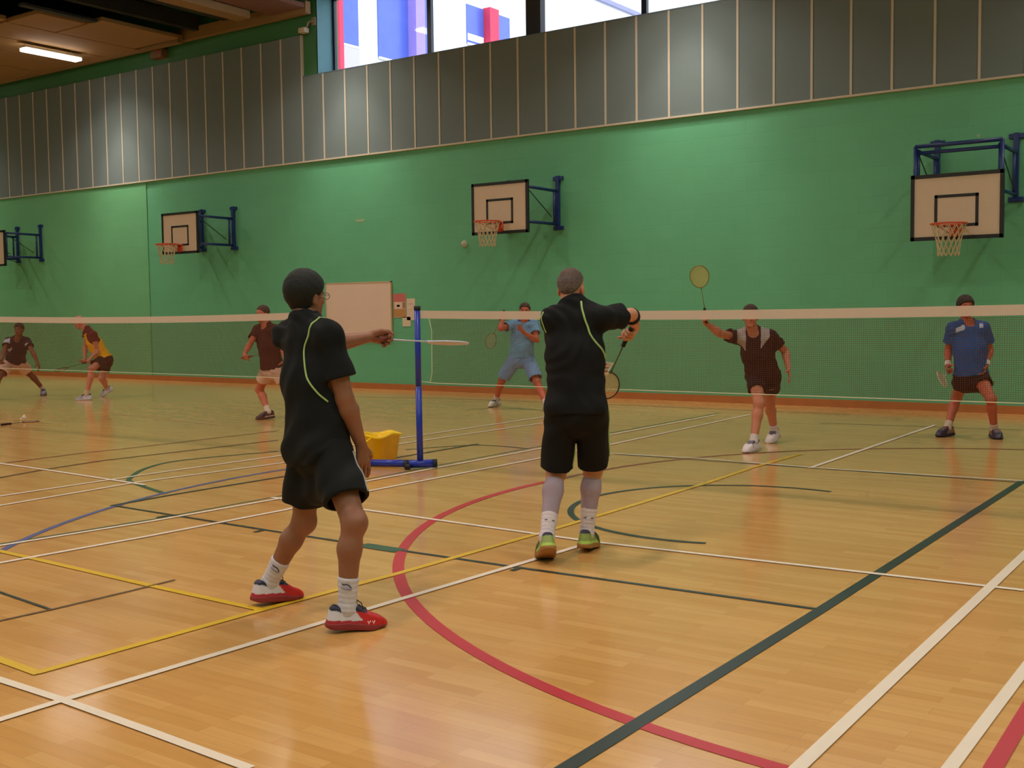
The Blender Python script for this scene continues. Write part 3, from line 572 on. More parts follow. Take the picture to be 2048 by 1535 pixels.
def make_shoe(key, k, J, s, Sc, root, h, shin):
    O, f, u = J[k+'fo'], J[k+'forward'], J[k+'upward']; sd = unit(np.cross(f, u)) * (1 if k == 'R' else -1)   # towards the outer side
    F = np.stack([f, sd, u])
    def lc(P): return (P - O.astype(np.float32)) @ F.T.astype(np.float32) / s
    A = (J[k+'ank'] - O) @ F.T / s; shl = shin @ F.T
    def outline(q, o=0.0):
        z = np.zeros(len(q), np.float32); p = np.stack([q[:, 0], q[:, 1], z], 1)
        r = cone(p, (-.055, 0, 0), (.03, -.004, 0), .034+o, .033+o)
        r = smin(r, cone(p, (.03, 0, 0), (.105, .004, 0), .034+o, .045+o), .02)
        return smin(r, cone(p, (.105, .003, 0), (.160, -.006, 0), .045+o, .034+o), .02)
    def upper(P):
        q = lc(P)
        top = np.interp(q[:, 0], [-.09, -.06, -.02, .03, .08, .12, .16, .20], [.112, .116, .098, .122, .098, .074, .060, .040])
        side = outline(q, .012) + np.clip(q[:, 2] - .03, 0, .1) * .20
        r = smax(side, q[:, 2] - top, .020)
        r = smax(r, .012 - q[:, 2], .003)
        r = smax(r, -cone(q, A + np.array([0, 0, -.01]), A + shl*.12, .039, .050), .006)
        return r * s
    def solef(P):
        q = lc(P)
        r = outline(q, .015)
        zt = .028 + .006*np.cos(q[:, 0]*14)
        zb = np.where(q[:, 0] > .13, (q[:, 0]-.13)**2*4.0, 0) + np.where(q[:, 0] < -.06, (q[:, 0]+.06)**2*5, 0)
        r = smax(r, q[:, 2] - zt, .004)
        return smax(r, zb - q[:, 2], .004) * s
    cols = {n: np.array(lin(c)[:3]) for n, c in Sc.items() if n in ('upper', 'toe', 'collar', 'accent')}
    def uc(P):
        q = lc(P); c = np.tile(cols['upper'], (len(P), 1))
        edge = q[:, 0] + (q[:, 2]-.03)*.9
        m = edge > .085; c[m] = cols['toe']
        m = (q[:, 2] < .046) & (edge < .085) & (q[:, 0] < .10); c[m] = cols['accent']
        rim = np.interp(q[:, 0], [-.09, -.06, -.02, .03, .08], [.092, .092, .076, .090, .084])
        m = (q[:, 2] > rim) & (q[:, 0] < .09); c[m] = cols['collar']
        m = (np.abs(q[:, 1]) < .020) & (q[:, 0] > .02) & (q[:, 0] < .10) & (q[:, 2] > .075); c[m] = cols['collar']
        return c
    b = np.array([O - f*.1*s, O + f*.21*s, O + u*.1*s, O])
    sh = sdf_obj('shoe', upper, b.min(0) - .07, b.max(0) + .07, min(h, Sc.get('h', .006)), mat('shoe_' + key, Sc['upper'], rough=.45, var=.05, scale=30, attr=True), root, uc)
    sdf_obj('sole', solef, b.min(0) - .07, b.max(0) + .07, min(h, .005), mat('sole_' + key, Sc['sole'], rough=.6, var=.06, scale=40), sh)
    if Sc.get('laces'):
        lb = MB()
        w_ = lambda x, y, z: O + (f*x + sd*y + u*z) * s
        for i in range(5):
            x = .030 + i*.014; z = np.interp(x, [.03, .08, .12], [.121, .098, .075]) + .002
            lb.tube([w_(x, -.024, z-.012), w_(x+.004, -.010, z), w_(x+.004, .010, z), w_(x, .024, z-.012)], .0028*s, 6)
        lb.tube([w_(.03, .0, .122), w_(.038, .02, .142), w_(.06, .036, .128), w_(.066, .046, .10)], .0024*s, 6)
        lb.tube([w_(.03, .0, .122), w_(.035, -.02, .140), w_(.055, -.036, .128), w_(.06, -.044, .095)], .0024*s, 6)
        lb.obj('laces', mat('lace_' + key, Sc['laces'], rough=.9), sh, True)
    return dict(obj=sh, w=lambda x, y, z: O + (f*x + sd*y + u*z)*s, fn=upper, sd=sd)

def snap(fn, pts, off=0.0):
    """move points onto a cloth surface along its gradient"""
    P = np.array(pts, dtype=np.float32); e = .004
    for _ in range(12):
        d_ = fn(P)
        gr = np.stack([fn(P + np.eye(3, dtype=np.float32)[i]*e) - fn(P - np.eye(3, dtype=np.float32)[i]*e) for i in range(3)], 1) / (2*e)
        gr /= np.maximum(np.linalg.norm(gr, axis=1, keepdims=True), 1e-6)
        P = P - gr * (d_ - off)[:, None] * .8
    return P.astype(float)
def spline(pts, n=8):
    pts = [np3(p) for p in pts]; out = []
    for i in range(len(pts)-1):
        p0, p1, p2, p3 = pts[max(i-1, 0)], pts[i], pts[i+1], pts[min(i+2, len(pts)-1)]
        for j in range(n):
            t = j/n
            out.append(.5*((2*p1) + (p2-p0)*t + (2*p0-5*p1+4*p2-p3)*t*t + (3*p1-p0-3*p2+p3)*t**3))
    out.append(pts[-1]); return out

# ------------------------------------------------------------------ rackets and shuttles
def racket(label, butt, axis, normal, frame_rgb, grip_rgb, string_rgb, group=None, thick=.0012):
    butt = np3(butt); ax = unit(axis); n = unit(np3(normal) - ax*(np3(normal) @ ax)); sd = np.cross(ax, n)
    root = empty('badminton_racket', tuple(butt), label, 'racket', group)
    W_ = lambda a, b, c=0: butt + ax*a + sd*b + n*c
    g_ = MB(); g_.tube([W_(0, 0), W_(.012, 0), W_(.02, 0), W_(.165, 0), W_(.178, 0)], .0145, 8)
    for i in range(9):
        a = .02 + i*.017
        g_.tube([W_(a, math.cos(t)*.0147, math.sin(t)*.0147) + ax*.006*t/6.283 for t in np.linspace(0, 6.283, 9)], .0014, 5)
    g_.obj('grip', mat('grip_%d_%d_%d' % grip_rgb, grip_rgb, rough=.8, bump=.2, scale=60), root, True)
    MB().tube([W_(.175, 0), W_(.425, 0)], .0042, 8).obj('shaft', mat('frame_%d_%d_%d' % frame_rgb, frame_rgb, rough=.3), root, True)
    cx, A_, B_ = .545, .125, .098
    fr = MB().tube([W_(cx + A_*math.cos(t), B_*math.sin(t)*(1 + .10*math.cos(t))) for t in np.linspace(0, 2*math.pi, 48, endpoint=False)], .0055, 8, closed=True)
    fr.tube([W_(.405, 0), W_(.43, 0)], .0075, 8)
    fr.obj('frame', mat('frame_%d_%d_%d' % frame_rgb, frame_rgb, rough=.3), root, True)
    st = MB()
    hb = lambda x: B_*math.sqrt(max(0, 1 - (x/A_)**2))*(1 + .10*x/A_)
    k = 21
    for i in range(k):
        y = -B_*.93 + 2*B_*.93*i/(k-1); x = A_*math.sqrt(max(0, 1 - (y/B_)**2))
        st.tube([W_(cx - x, y), W_(cx + x, y)], thick, 4)
    k = 22
    for i in range(k):
        x = -A_*.94 + 2*A_*.94*i/(k-1); y = hb(x)
        st.tube([W_(cx + x, -y), W_(cx + x, y)], thick, 4)
    st.obj('strings', mat('string_%d_%d_%d' % string_rgb, string_rgb, rough=.5), root)
    return root
def shuttle(label, cork, axis, size=1.0):
    cork = np3(cork); ax = unit(axis)
    root = empty('shuttlecock', tuple(cork), label, 'shuttlecock')
    MB().lathe([(.0005, -.014), (.007, -.012), (.0115, -.006), (.0128, 0), (.0128, .010), (.0005, .011)], cork, 14, ax).obj('cork', mat('cork', (235, 225, 205), rough=.7), root, True)
    fb = MB(); a = np.array([1., 0, 0]) if abs(ax[0]) < .8 else np.array([0, 1., 0]); u = unit(np.cross(a, ax)); w = np.cross(ax, u)
    for i in range(16):
        t = 2*math.pi*i/16; r = math.cos(t)*u + math.sin(t)*w; tg = -math.sin(t)*u + math.cos(t)*w
        p0 = cork + ax*.01 + r*.009; p1 = cork + ax*.072 + r*.031
        fb.tube([p0, p1], .0009, 4)
        d1 = unit(p1 - p0)
        q = [p0 + d1*.028, p0 + d1*.045 + tg*.0075, p1 + tg*.0065, p1 + d1*.004, p1 - tg*.0065 + r*.001, p0 + d1*.045 - tg*.0075 + r*.001]
        fb.add(q, [(0, 1, 2, 3, 4, 5)])
    fb.tube([cork + ax*.035 + (math.cos(t)*u + math.sin(t)*w)*.0185 for t in np.linspace(0, 6.283, 24, endpoint=False)], .0008, 4, True)
    fb.obj('feather_skirt', mat('feather', (238, 236, 232), rough=.8), root)
    return root

# ------------------------------------------------------------------ camera
yaw, pit, rol = -0.618401, -0.064101, -0.012366
cd = np.array([math.sin(yaw)*math.cos(pit), math.cos(yaw)*math.cos(pit), math.sin(pit)])
r0 = np.array([math.cos(yaw), -math.sin(yaw), 0]); u0 = np.cross(r0, cd)
cr = math.cos(rol)*r0 + math.sin(rol)*u0; cu = -math.sin(rol)*r0 + math.cos(rol)*u0
cam = bpy.data.cameras.new('camera'); cam.sensor_width = 36; cam.lens = 2273.59/2048*36; cam.clip_end = 300
co = bpy.data.objects.new('camera', cam); COL.objects.link(co)
co.matrix_world = Matrix([[cr[i], cu[i], -cd[i], (7.0548, -8.4893, 1.53075)[i]] for i in range(3)] + [[0, 0, 0, 1]])
scene.camera = co
scene.view_settings.view_transform = 'Standard'
scene.view_settings.look = 'None'
scene.view_settings.exposure = 0.0
scene.render.film_transparent = False
scene.cycles.max_bounces = 6; scene.cycles.diffuse_bounces = 3; scene.cycles.glossy_bounces = 2
scene.cycles.transmission_bounces = 4; scene.cycles.transparent_max_bounces = 8
scene.cycles.use_adaptive_sampling = True; scene.cycles.adaptive_threshold = 0.06; scene.cycles.adaptive_min_samples = 12

# ------------------------------------------------------------------ the hall
WY = 8.557
X0, X1, Y0 = -27.0, 11.0, -14.0
ZC = 8.6
struct = lambda o: tag(o, kind='structure')
struct(MB().box((X0-.3, Y0-.3, -.2), (X1+.3, WY+.6, 0)).obj('floor', wood_floor()))
green = block_wall('green_block_wall', (98, 172, 130))
green2 = block_wall('green_block_wall_lit', (108, 176, 126))  # lighter green: brighter light spill left of the seam, put into the colour
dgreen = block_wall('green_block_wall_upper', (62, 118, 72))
WINL, WINZ, WINT, WINR = -9.863, 6.40, 8.05, 7.3
wb = MB()
wb.box((-15.55, WY, 0), (X1, WY+.6, 6.40))
struct(wb.obj('wall_back', green))
struct(MB().box((X0, WY-.02, 0), (-15.55, WY+.6, 6.40)).obj('wall_back_left', green2))
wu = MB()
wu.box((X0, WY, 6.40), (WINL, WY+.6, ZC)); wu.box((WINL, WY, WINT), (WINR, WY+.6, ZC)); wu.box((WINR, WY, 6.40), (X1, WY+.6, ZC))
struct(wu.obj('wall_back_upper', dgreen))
struct(MB().box((X0-.3, Y0, 0), (X0, WY+.6, ZC)).obj('wall_left', green))
struct(MB().box((X1, Y0, 0), (X1+.3, WY+.6, ZC)).obj('wall_right', green))
struct(MB().box((X0, Y0-.3, 0), (X1, Y0, ZC)).obj('wall_near', green))
# skirting
struct(MB().box((X0, WY-.03, 0), (X1, WY, .115)).obj('baseboard_back', mat('skirting_wood', (176, 104, 52), rough=.45, var=.15, scale=5)))

# acoustic panels and their battens
pm = mat('grey_acoustic_felt', (110, 121, 122), rough=.95, var=.05, scale=60, bump=.1)
bm_ = mat('pale_panel_batten', (198, 184, 166), rough=.6, var=.05)
PB, PT_, PL = 4.69, 6.41, 7.27
PX = -10.285
nL, nR, sp = 21, 27, .6065
for i in range(-nL, nR):
    xa = PX + i*sp + .014; xb = xa + sp - .028
    zt = PL if i < 0 else PT_
    struct(MB().box((xa, WY-.045, PB), (xb, WY, zt)).obj('wall_panel', pm))
for i in range(-nL, nR+1):
    x = PX + i*sp; zt = PL if i <= 0 else PT_
    struct(MB().box((x-.018, WY-.055, PB), (x+.018, WY, zt)).obj('wall_panel_strip', bm_))
struct(MB().box((PX-nL*sp-.02, WY-.06, PB-.03), (PX+nR*sp+.02, WY, PB+.0)).obj('wall_panel_bottom_strip', bm_))
struct(MB().box((PX, WY-.05, PT_), (PX+nR*sp, WY, PT_+.02)).obj('wall_panel_top_strip', mat('cap_strip', (96, 112, 120), rough=.6)))

# window band
GY = 9.03
teal = mat('teal_reveal_paint', (92, 142, 150), rough=.6)
struct(MB().box((WINL-.02, WY, WINZ), (WINL+.004, GY+.02, WINT)).obj('window_1_reveal', teal))
struct(MB().box((WINL, WY, WINZ), (WINR, GY+.1, WINZ+.03)).obj('window_1_sill', mat('sill_paint', (150, 165, 190), rough=.5)))
fm = mat('dark_window_frame', (26, 26, 40), rough=.4)
wf = MB()
wf.box((WINL, GY-.03, WINZ+.03), (WINR, GY+.03, WINZ+.09)); wf.box((WINL, GY-.03, WINT-.06), (WINR, GY+.03, WINT))
wf.box((WINL, GY-.03, WINZ), (WINL+.06, GY+.03, WINT))
for x, w in ((-7.26, .05), (-2.52, .05), (2.2, .05), (6.9, .05)):
    wf.box((x-w, GY-.04, WINZ+.03), (x+w, GY+.04, WINT))
struct(wf.obj('window_1_frame', fm))
cf = MB()
for x in (-4.77, -.13, 4.5): cf.box((x-.16, GY-.10, WINZ+.03), (x+.16, GY+.06, WINT))
struct(cf.obj('window_1_mullion', mat('dark_column', (40, 36, 34), rough=.6)))
struct(mesh_obj('window_1_glazing', [(WINL+.05, GY, WINZ+.08), (WINR-.05, GY, WINZ+.08), (WINR-.05, GY, WINT-.05), (WINL+.05, GY, WINT-.05)], [(0, 1, 2, 3)], glass_mat()))

# ceiling deck, rafts and wall beam
struct(MB().box((X0-.3, Y0-.3, ZC), (X1+.3, WY+.6, ZC+.2)).obj('ceiling', mat('dark_roof_deck', (40, 32, 24), rough=.9, var=.3, scale=2)))
tan = mat('tan_ceiling_board', (150, 112, 70), rough=.85, var=.08, scale=3)
tan2 = mat('tan_ceiling_beam', (140, 108, 68), rough=.8, var=.1, scale=3)
dkm = mat('dark_ceiling_steel', (34, 32, 24), rough=.8, var=.2)
RZ = 7.56
for x0, x1, y0, y1 in ((-15.05, -13.46, 6.02, 7.95), (-16.28, -15.09, 4.9, 8.1), (-17.55, -16.32, 4.9, 8.1), (-18.9, -17.6, 4.9, 8.1), (-20.9, -18.95, 4.9, 8.1), (-26.9, -20.95, 4.9, 8.1),
                       (-15.05, -13.95, 4.9, 5.98), (-26.9, -14.9, -6, 4.8), (-26.9, -14.9, -13.8, -6.2)):
    struct(bevel(MB().box((x0, y0, RZ), (x1, y1, RZ+.09)).obj('ceiling_panel', tan), .012))
struct(MB().box((-26.9, 8.10, RZ-.02), (-13.7, 8.24, RZ+.16)).obj('ceiling_beam', tan2))
struct(MB().box((-26.9, 8.28, 7.62), (-9.9, 8.42, 7.86)).obj('ceiling_beam', tan2))
struct(MB().box((-13.66, 4.3, RZ-.03), (-13.50, 5.95, RZ+.02)).obj('ceiling_beam', dkm))  # dark strip standing in for the shade of the black slot, not a beam
struct(MB().box((-13.36, 3.9, RZ+.2), (-13.20, 8.3, RZ+.5)).obj('ceiling_beam', dkm))
struct(MB().box((-12.3, 3.0, RZ+.25), (-11.9, 8.2, RZ+.6)).obj('ceiling_beam', dkm))
struct(bevel(MB().box((-11.35, 3.0, RZ), (-10.95, 7.75, RZ+.16)).obj('ceiling_panel', tan2), .012))
struct(MB().box((-10.9, 3.0, RZ+.15), (-9.9, 8.25, RZ+.24)).obj('ceiling_panel', mat('brown_ceiling_board', (112, 74, 56), rough=.85)))
struct(MB().box((-9.85, 3.0, RZ+.42), (9, 8.3, RZ+.5)).obj('ceiling_panel', tan))
struct(MB().box((-14.6, -13, RZ+.3), (-9.9, 2.8, RZ+.4)).obj('ceiling_panel', tan))
struct(MB().box((-9.7, -13, RZ+.3), (10.5, 2.8, RZ+.4)).obj('ceiling_panel', tan))

# floor markings
LC = dict(white=(242, 222, 205), green=(58, 92, 66), dark=(44, 56, 48), red=(196, 48, 58), darkred=(140, 72, 52), blue=(92, 98, 150), yellow=(226, 180, 40), brown=(112, 78, 44), faint=(206, 172, 122))
for li, (c, w, pts, sm_) in enumerate(DATA['lines']):
    P_ = [np.array([p[0], p[1], 0.]) for p in pts]
    if sm_: P_ = spline(P_, 8)
    z = .0006 + .00012*li if c not in ('white',) else .005 + .00005*li
    if c == 'white': z = .0052 + .00002*li
    vs, fs = [], []
    for i, p in enumerate(P_):
        t = unit(P_[min(i+1, len(P_)-1)] - P_[max(i-1, 0)]); n_ = np.array([-t[1], t[0], 0])
        vs += [p + n_*w/2 + UP*z, p - n_*w/2 + UP*z]
    for i in range(len(P_)-1): fs.append((2*i, 2*i+1, 2*i+3, 2*i+2))
    struct(mesh_obj('floor_marking', vs, fs, mat('line_' + c, LC[c], rough=.38, var=.04)))

# ------------------------------------------------------------------ world outside the window
w = bpy.data.worlds.new('World'); scene.world = w; w.use_nodes = True
w.node_tree.nodes['Background'].inputs['Color'].default_value = (.80, .88, 1, 1)
w.node_tree.nodes['Background'].inputs['Strength'].default_value = 2.6
BX = -16.0
ext = empty('office_building', (BX-3, 30, 0), 'white rendered building with blue windows seen through the high window', 'building')
MB().box((BX-6, 13.5, 0), (BX, 60, 15)).obj('wall', mat('white_render', (245, 243, 240), rough=.8, var=.02), ext)
gl = mat('blue_office_glass', (92, 112, 205), rough=.25, var=.15, scale=1.5)
pu = mat('lilac_fin', (176, 150, 226), rough=.6); rd = mat('red_fin', (225, 60, 90), rough=.6)
gy = mat('grey_coping', (150, 150, 180), rough=.6)
for a, b, z0, z1 in ((15.62, 16.40, 9.22, 12.6), (17.25, 19.6, 9.1, 12.6), (21.58, 24.0, 10.3, 11.56)):
    f_ = MB().box((BX-.02, a, z0), (BX+.03, b, z1)).obj('window', gl, ext)
    MB().box((BX+.03, a, z0-.05), (BX+.07, b, z0+.02)).obj('window_ledge', mat('window_ledge', (235, 232, 240), rough=.6), f_)
MB().box((BX+.0, 18.62, 8.6), (BX+.35, 19.05, 12.6)).obj('fin', pu, ext)
MB().box((BX+.0, 22.5, 9.6), (BX+.30, 23.0, 11.6)).obj('fin', rd, ext)
MB().box((BX+.0, 15.44, 8.3), (BX+.20, 15.60, 12.6)).obj('fin', rd, ext)
MB().box((BX+.03, 15.62, 8.3), (BX+.06, 16.40, 9.18)).obj('panel', mat('lilac_panel', (214, 204, 232), rough=.7), ext)
MB().box((BX+.03, 21.6, 10.40), (BX+.06, 22.45, 10.62)).obj('panel', mat('white_render', (245, 243, 240)), ext)
MB().box((BX+.0, 29.5, 13.40), (BX+.15, 36, 13.56)).obj('coping', gy, ext)
struct(MB().box((-40, WY+.7, -.4), (30, 70, -.2)).obj('ground_outside', mat('paving_outside', (190, 190, 190), rough=.9)))

# ------------------------------------------------------------------ lights
hs_ = mat('light_housing', (210, 200, 185), rough=.5)
df_ = mat('light_diffuser', (255, 252, 245), rough=.5, var=0, emit=14.0)
def batten(x, y, z, label, group=None, power=200, spot=0):
    t = empty('ceiling_light', (x, y, z), label, 'ceiling light', group)
    bevel(MB().box((x-.12, y-.72, z), (x+.12, y+.72, z+.06)).obj('housing', hs_, t), .02)
    bevel(MB().box((x-.13, y-.70, z-.06), (x+.13, y+.70, z)).obj('diffuser', df_, t), .03)
    for dy in (-.5, .5): MB().tube([(x, y+dy, z+.1), (x, y+dy, z+.2)], .01, 6).obj('bracket', hs_, t)
    l = bpy.data.lights.new('batten_lamp', 'AREA'); l.shape = 'RECTANGLE'; l.size = .2; l.size_y = 1.4; l.energy = power
    l.color = (1.0, .93, .80); l.spread = math.radians(LSPREAD)
    lo = bpy.data.objects.new('lamp', l); COL.objects.link(lo); lo.location = (x, y, z-.06); put(lo, t)
    lo.location = (x, y, z-.075)
    if spot:
        l = bpy.data.lights.new('wall_lamp', 'SPOT'); l.energy = spot; l.spot_size = math.radians(62); l.spot_blend = .9
        l.color = (1.0, .95, .84); l.shadow_soft_size = .15
        so = bpy.data.objects.new('lamp', l); COL.objects.link(so); put(so, t)
        so.location = (x, y+.72, z-.08); so.rotation_euler = (math.radians(9), 0, 0)
LSPREAD = 130
for x in (-23.8, -16.35, -8.9, -1.41, 6.1):
    first = x == -16.35
    batten(x, 6.72, 7.42 if x != -8.9 else 7.62, 'lit white batten light hanging below the tan ceiling boards at upper left' if first else 'white batten light of the row along the window wall', None if first else 'row of wall lights out of view', 60, 300)
for x in (-20, -12.6, -5.1, 2.3, 8.5):
    for y, pw in ((-1.6, 122), (-6.5, 96), (-11.5, 84)):
        LSPREAD = 172
        batten(x, y, 7.42, 'white batten light above the playing courts', 'court lights out of view', pw)

# ------------------------------------------------------------------ basketball hoops
blue = mat('blue_steel', (24, 46, 106), rough=.4, var=.05)
black = mat('black_border', (26, 22, 24), rough=.5)
bw = mat('backboard_white', (214, 188, 164), rough=.5, var=.03)
orange = mat('orange_rim', (206, 72, 40), rough=.4)
netm = mat('hoop_net_cord', (196, 176, 140), rough=.9)
def hoop(xc, ztop, label, raised=False, folded_y=7.5):
    yb = folded_y; t = empty('basketball_hoop', (xc, WY, ztop-.9), label, 'basketball hoop', 'wall basketball hoops')
    W_, H_ = .595, .88; z0, z1 = ztop - H_, ztop
    b = bevel(MB().box((xc-W_, yb-.012, z0), (xc+W_, yb+.012, z1)).obj('backboard', bw, t), .004)
    bd = MB(); e = .045
    for a, c in (((xc-W_-.005, yb-.022, z0-.005), (xc-W_+e, yb+.02, z1+.005)), ((xc+W_-e, yb-.022, z0-.005), (xc+W_+.005, yb+.02, z1+.005)), ((xc-W_, yb-.022, z0-.005), (xc+W_, yb+.02, z0+e)), ((xc-W_, yb-.022, z1-e), (xc+W_, yb+.02, z1+.005))): bd.box(a, c)
    bd.obj('border', black, b)
    tg = MB(); e = .04; a0, a1, b0, b1 = xc-.285, xc+.285, z0+.165, z0+.60
    for a, c in (((a0, yb-.016, b0), (a0+e, yb-.011, b1)), ((a1-e, yb-.016, b0), (a1, yb-.011, b1)), ((a0, yb-.016, b0), (a1, yb-.011, b0+e)), ((a0, yb-.016, b1-e), (a1, yb-.011, b1))): tg.box(a, c)
    tg.obj('target_square', black, b)
    zr = z0 + .185; yc = yb - .15 - .225
    rm = MB().tube([(xc + .225*math.cos(q), yc + .225*math.sin(q), zr) for q in np.linspace(0, 2*math.pi, 36, endpoint=False)], .012, 8, True)
    rm.box((xc-.07, yb-.16, zr-.012), (xc+.07, yb-.02, zr+.006)).box((xc-.075, yb-.035, zr-.15), (xc+.075, yb-.012, zr+.02))
    rm.tube([(xc-.05, yb-.03, zr-.13), (xc-.14, yc-.08, zr-.01)], .006, 6).tube([(xc+.05, yb-.03, zr-.13), (xc+.14, yc-.08, zr-.01)], .006, 6)
    rm.obj('rim', orange, t, True)
    nn = MB(); K = 14; lv = [(0, .222), (.09, .19), (.18, .165), (.27, .145), (.36, .135), (.42, .135)]
    for i in range(K):
        for sgn in (1, -1):
            nn.tube([(xc + r_*math.cos(2*math.pi*(i + sgn*j*.5)/K), yc + r_*math.sin(2*math.pi*(i + sgn*j*.5)/K), zr - h_) for j, (h_, r_) in enumerate(lv)], .0065, 5)
    nn.obj('net', netm, t)
    zt, zb = 3.83, 3.02
    for sg in (-1, 1):
        px = xc + sg*.53
        p = MB().box((px-.035, WY-.07, zb-.06), (px+.035, WY-.012, zt+.07))
        p.box((px-.10, WY-.05, zt-.01), (px+.10, WY, zt+.06)).box((px-.10, WY-.05, zb-.07), (px+.10, WY, zb))
        bevel(p.obj('mounting_post', blue, t), .006)
        ar = MB(); a_, b_ = zt-.20, zb+.03
        ar.tube([(px, WY-.06, a_), (px, yb+.05, a_+.01)], .027, 8).tube([(px, WY-.06, b_), (px, yb+.05, b_)], .027, 8)
        ar.tube([(px, WY-.16, a_), (px, WY-.16, b_)], .024, 8).tube([(px, yb+.07, a_), (px, yb+.07, b_)], .027, 8)
        ar.obj('side_arm', blue, t, True)
        MB().tube([(px, yb+.12, a_-.05), (px, WY-.25, b_+.12)], .009, 6).obj('stay', mat('stay_steel', (30, 62, 56), rough=.5), t)
    cr_ = MB().tube([(xc-.53, yb+.06, zt-.22), (xc+.53, yb+.06, zt-.22)], .025, 8).tube([(xc-.53, yb+.06, zb+.03), (xc+.53, yb+.06, zb+.03)], .025, 8)
    cr_.tube([(xc-.53, WY-.05, zb-.06), (xc+.53, yb+.06, zb-.03)], .010, 6)
    cr_.obj('crossbar', blue, t, True)
    if raised:
        rf = MB()
        for sg in (-1, 1): rf.tube([(xc+sg*.56, yb+.04, z0+.1), (xc+sg*.56, yb+.04, 3.70)], .026, 8)
        rf.tube([(xc-.56, yb+.04, 3.70), (xc+.56, yb+.04, 3.70)], .028, 8)
        rf.obj('lift_frame', blue, t, True)
    return t
hoop(-4.53, 3.745, 'basketball hoop on the green wall directly above the server with raised elbow')
hoop(-13.05, 3.735, 'basketball hoop on the green wall left of the black-haired player, orange rim jutting left')
hoop(3.03, 3.30, 'basketball hoop at right with lowered backboard under an open blue frame', True)
hoop(-20.42, 3.70, 'basketball hoop cut off by the left edge of the picture, mostly its blue brackets showing')

# ------------------------------------------------------------------ things on the wall
bevel(MB().box((-9.75, WY-.03, 1.01), (-7.965, WY-.003, 2.14)).obj('whiteboard', mat('whiteboard_panel', (222, 192, 174), rough=.45, var=.02)), .004)
wbq = bpy.data.objects['whiteboard']; tag(wbq, 'large plain white board fixed on the green wall behind the outstretched arm', 'whiteboard')
fr_ = MB()
for a, b in (((-9.76, WY-.036, 1.0), (-9.735, WY-.002, 2.15)), ((-7.98, WY-.036, 1.0), (-7.955, WY-.002, 2.15)), ((-9.76, WY-.036, 2.13), (-7.955, WY-.002, 2.15)), ((-9.76, WY-.036, 1.0), (-7.955, WY-.002, 1.02))): fr_.box(a, b)
fr_.obj('frame', mat('board_frame', (196, 168, 132), rough=.5), wbq)
def notice(name, x0, x1, z0, z1, rgb, label, extra=()):
    o = tag(MB().box((x0, WY-.006, z0), (x1, WY-.001, z1)).obj(name, mat('paper_%d_%d_%d' % rgb, rgb, rough=.8, var=.03)), label, 'notice')
    for nm, a, b, c, d_, col in extra:
        MB().box((a, WY-.008, c), (b, WY-.0055, d_)).obj(nm, mat('print_%d_%d_%d' % col, col, rough=.8), o)
    return o
notice('notice_sign', -7.93, -7.60, 1.425, 1.90, (190, 150, 128), 'pinned notice with pink top and tan bottom beside the white board',
       (('pink_band', -7.93, -7.62, 1.74, 1.90, (196, 106, 100)), ('white_slip', -7.90, -7.70, 1.60, 1.735, (222, 190, 168)), ('print', -7.84, -7.76, 1.64, 1.68, (120, 96, 80)), ('tan_block', -7.93, -7.62, 1.45, 1.585, (184, 132, 76)), ('print', -7.68, -7.62, 1.62, 1.72, (150, 118, 90))))
notice('notice_sign', -7.585, -7.37, 1.375, 1.80, (216, 192, 172), 'tall white notice pinned right of the pink-topped one',
       (('print', -7.55, -7.42, 1.69, 1.70, (180, 150, 140)), ('print', -7.56, -7.45, 1.58, 1.585, (190, 160, 146))))
notice('notice_sign', -7.70, -7.49, 1.255, 1.44, (214, 194, 168), 'small white slip hanging lowest of the pinned notices')
b_ = MB().lathe([(.001, -.075), (.03, -.068), (.055, -.05), (.068, -.02), (.068, 0)], (-6.12, WY-.0, 2.80), 20, (0, 1, 0))
tag(b_.obj('wall_bell', mat('pale_fitting', (176, 176, 150), rough=.6), None, True), 'small pale round fitting on the green wall left of the middle hoop net', 'wall fitting')
def patch(x, z, a, b, rgb, label):
    pts = [(x + a*math.cos(t)*(1+.15*math.sin(3*t)), WY-.003, z + b*math.sin(t)*(1+.2*math.cos(2*t))) for t in np.linspace(0, 2*math.pi, 18, endpoint=False)]
    tag(mesh_obj('wall_scuff', pts, [tuple(range(18))], mat('scuff_%d_%d_%d' % rgb, rgb, rough=.8)), label, 'scuff mark')
patch(-8.78, 3.384, .13, .035, (150, 168, 128), 'pale flat scuff on the green wall above the white board')
patch(3.05, 3.915, .022, .03, (150, 180, 150), 'tiny pale dot on the green wall above the right hoop')
sn = empty('security_sensor', (-10.12, 8.44, 7.33), 'small white sensor box on a bracket at the top left corner of the window', 'sensor')
bevel(MB().box((-10.21, 8.36, 7.27), (-10.03, 8.50, 7.37)).obj('case', mat('sensor_plastic', (196, 178, 156), rough=.5), sn), .01)
MB().tube([(-10.05, 8.44, 7.37), (-10.0, 8.46, 7.48), (-9.93, 8.50, 7.50), (-9.92, 8.55, 7.50)], .025, 8).box((-9.98, 8.52, 7.42), (-9.88, WY, 7.58)).obj('bracket', mat('sensor_bracket', (140, 126, 96), rough=.6), sn)
jb = empty('junction_box', (-14.8, 8.42, 7.5), 'small brown box with red mark under the ceiling beam at upper left', 'junction box')
bevel(MB().box((-15.0, 8.36, 7.40), (-14.62, WY, 7.60)).obj('case', mat('junction_plastic', (122, 84, 48), rough=.6), jb), .01)
MB().box((-14.74, 8.352, 7.47), (-14.69, 8.36, 7.58)).obj('indicator', mat('junction_red', (150, 40, 30), rough=.5), jb)

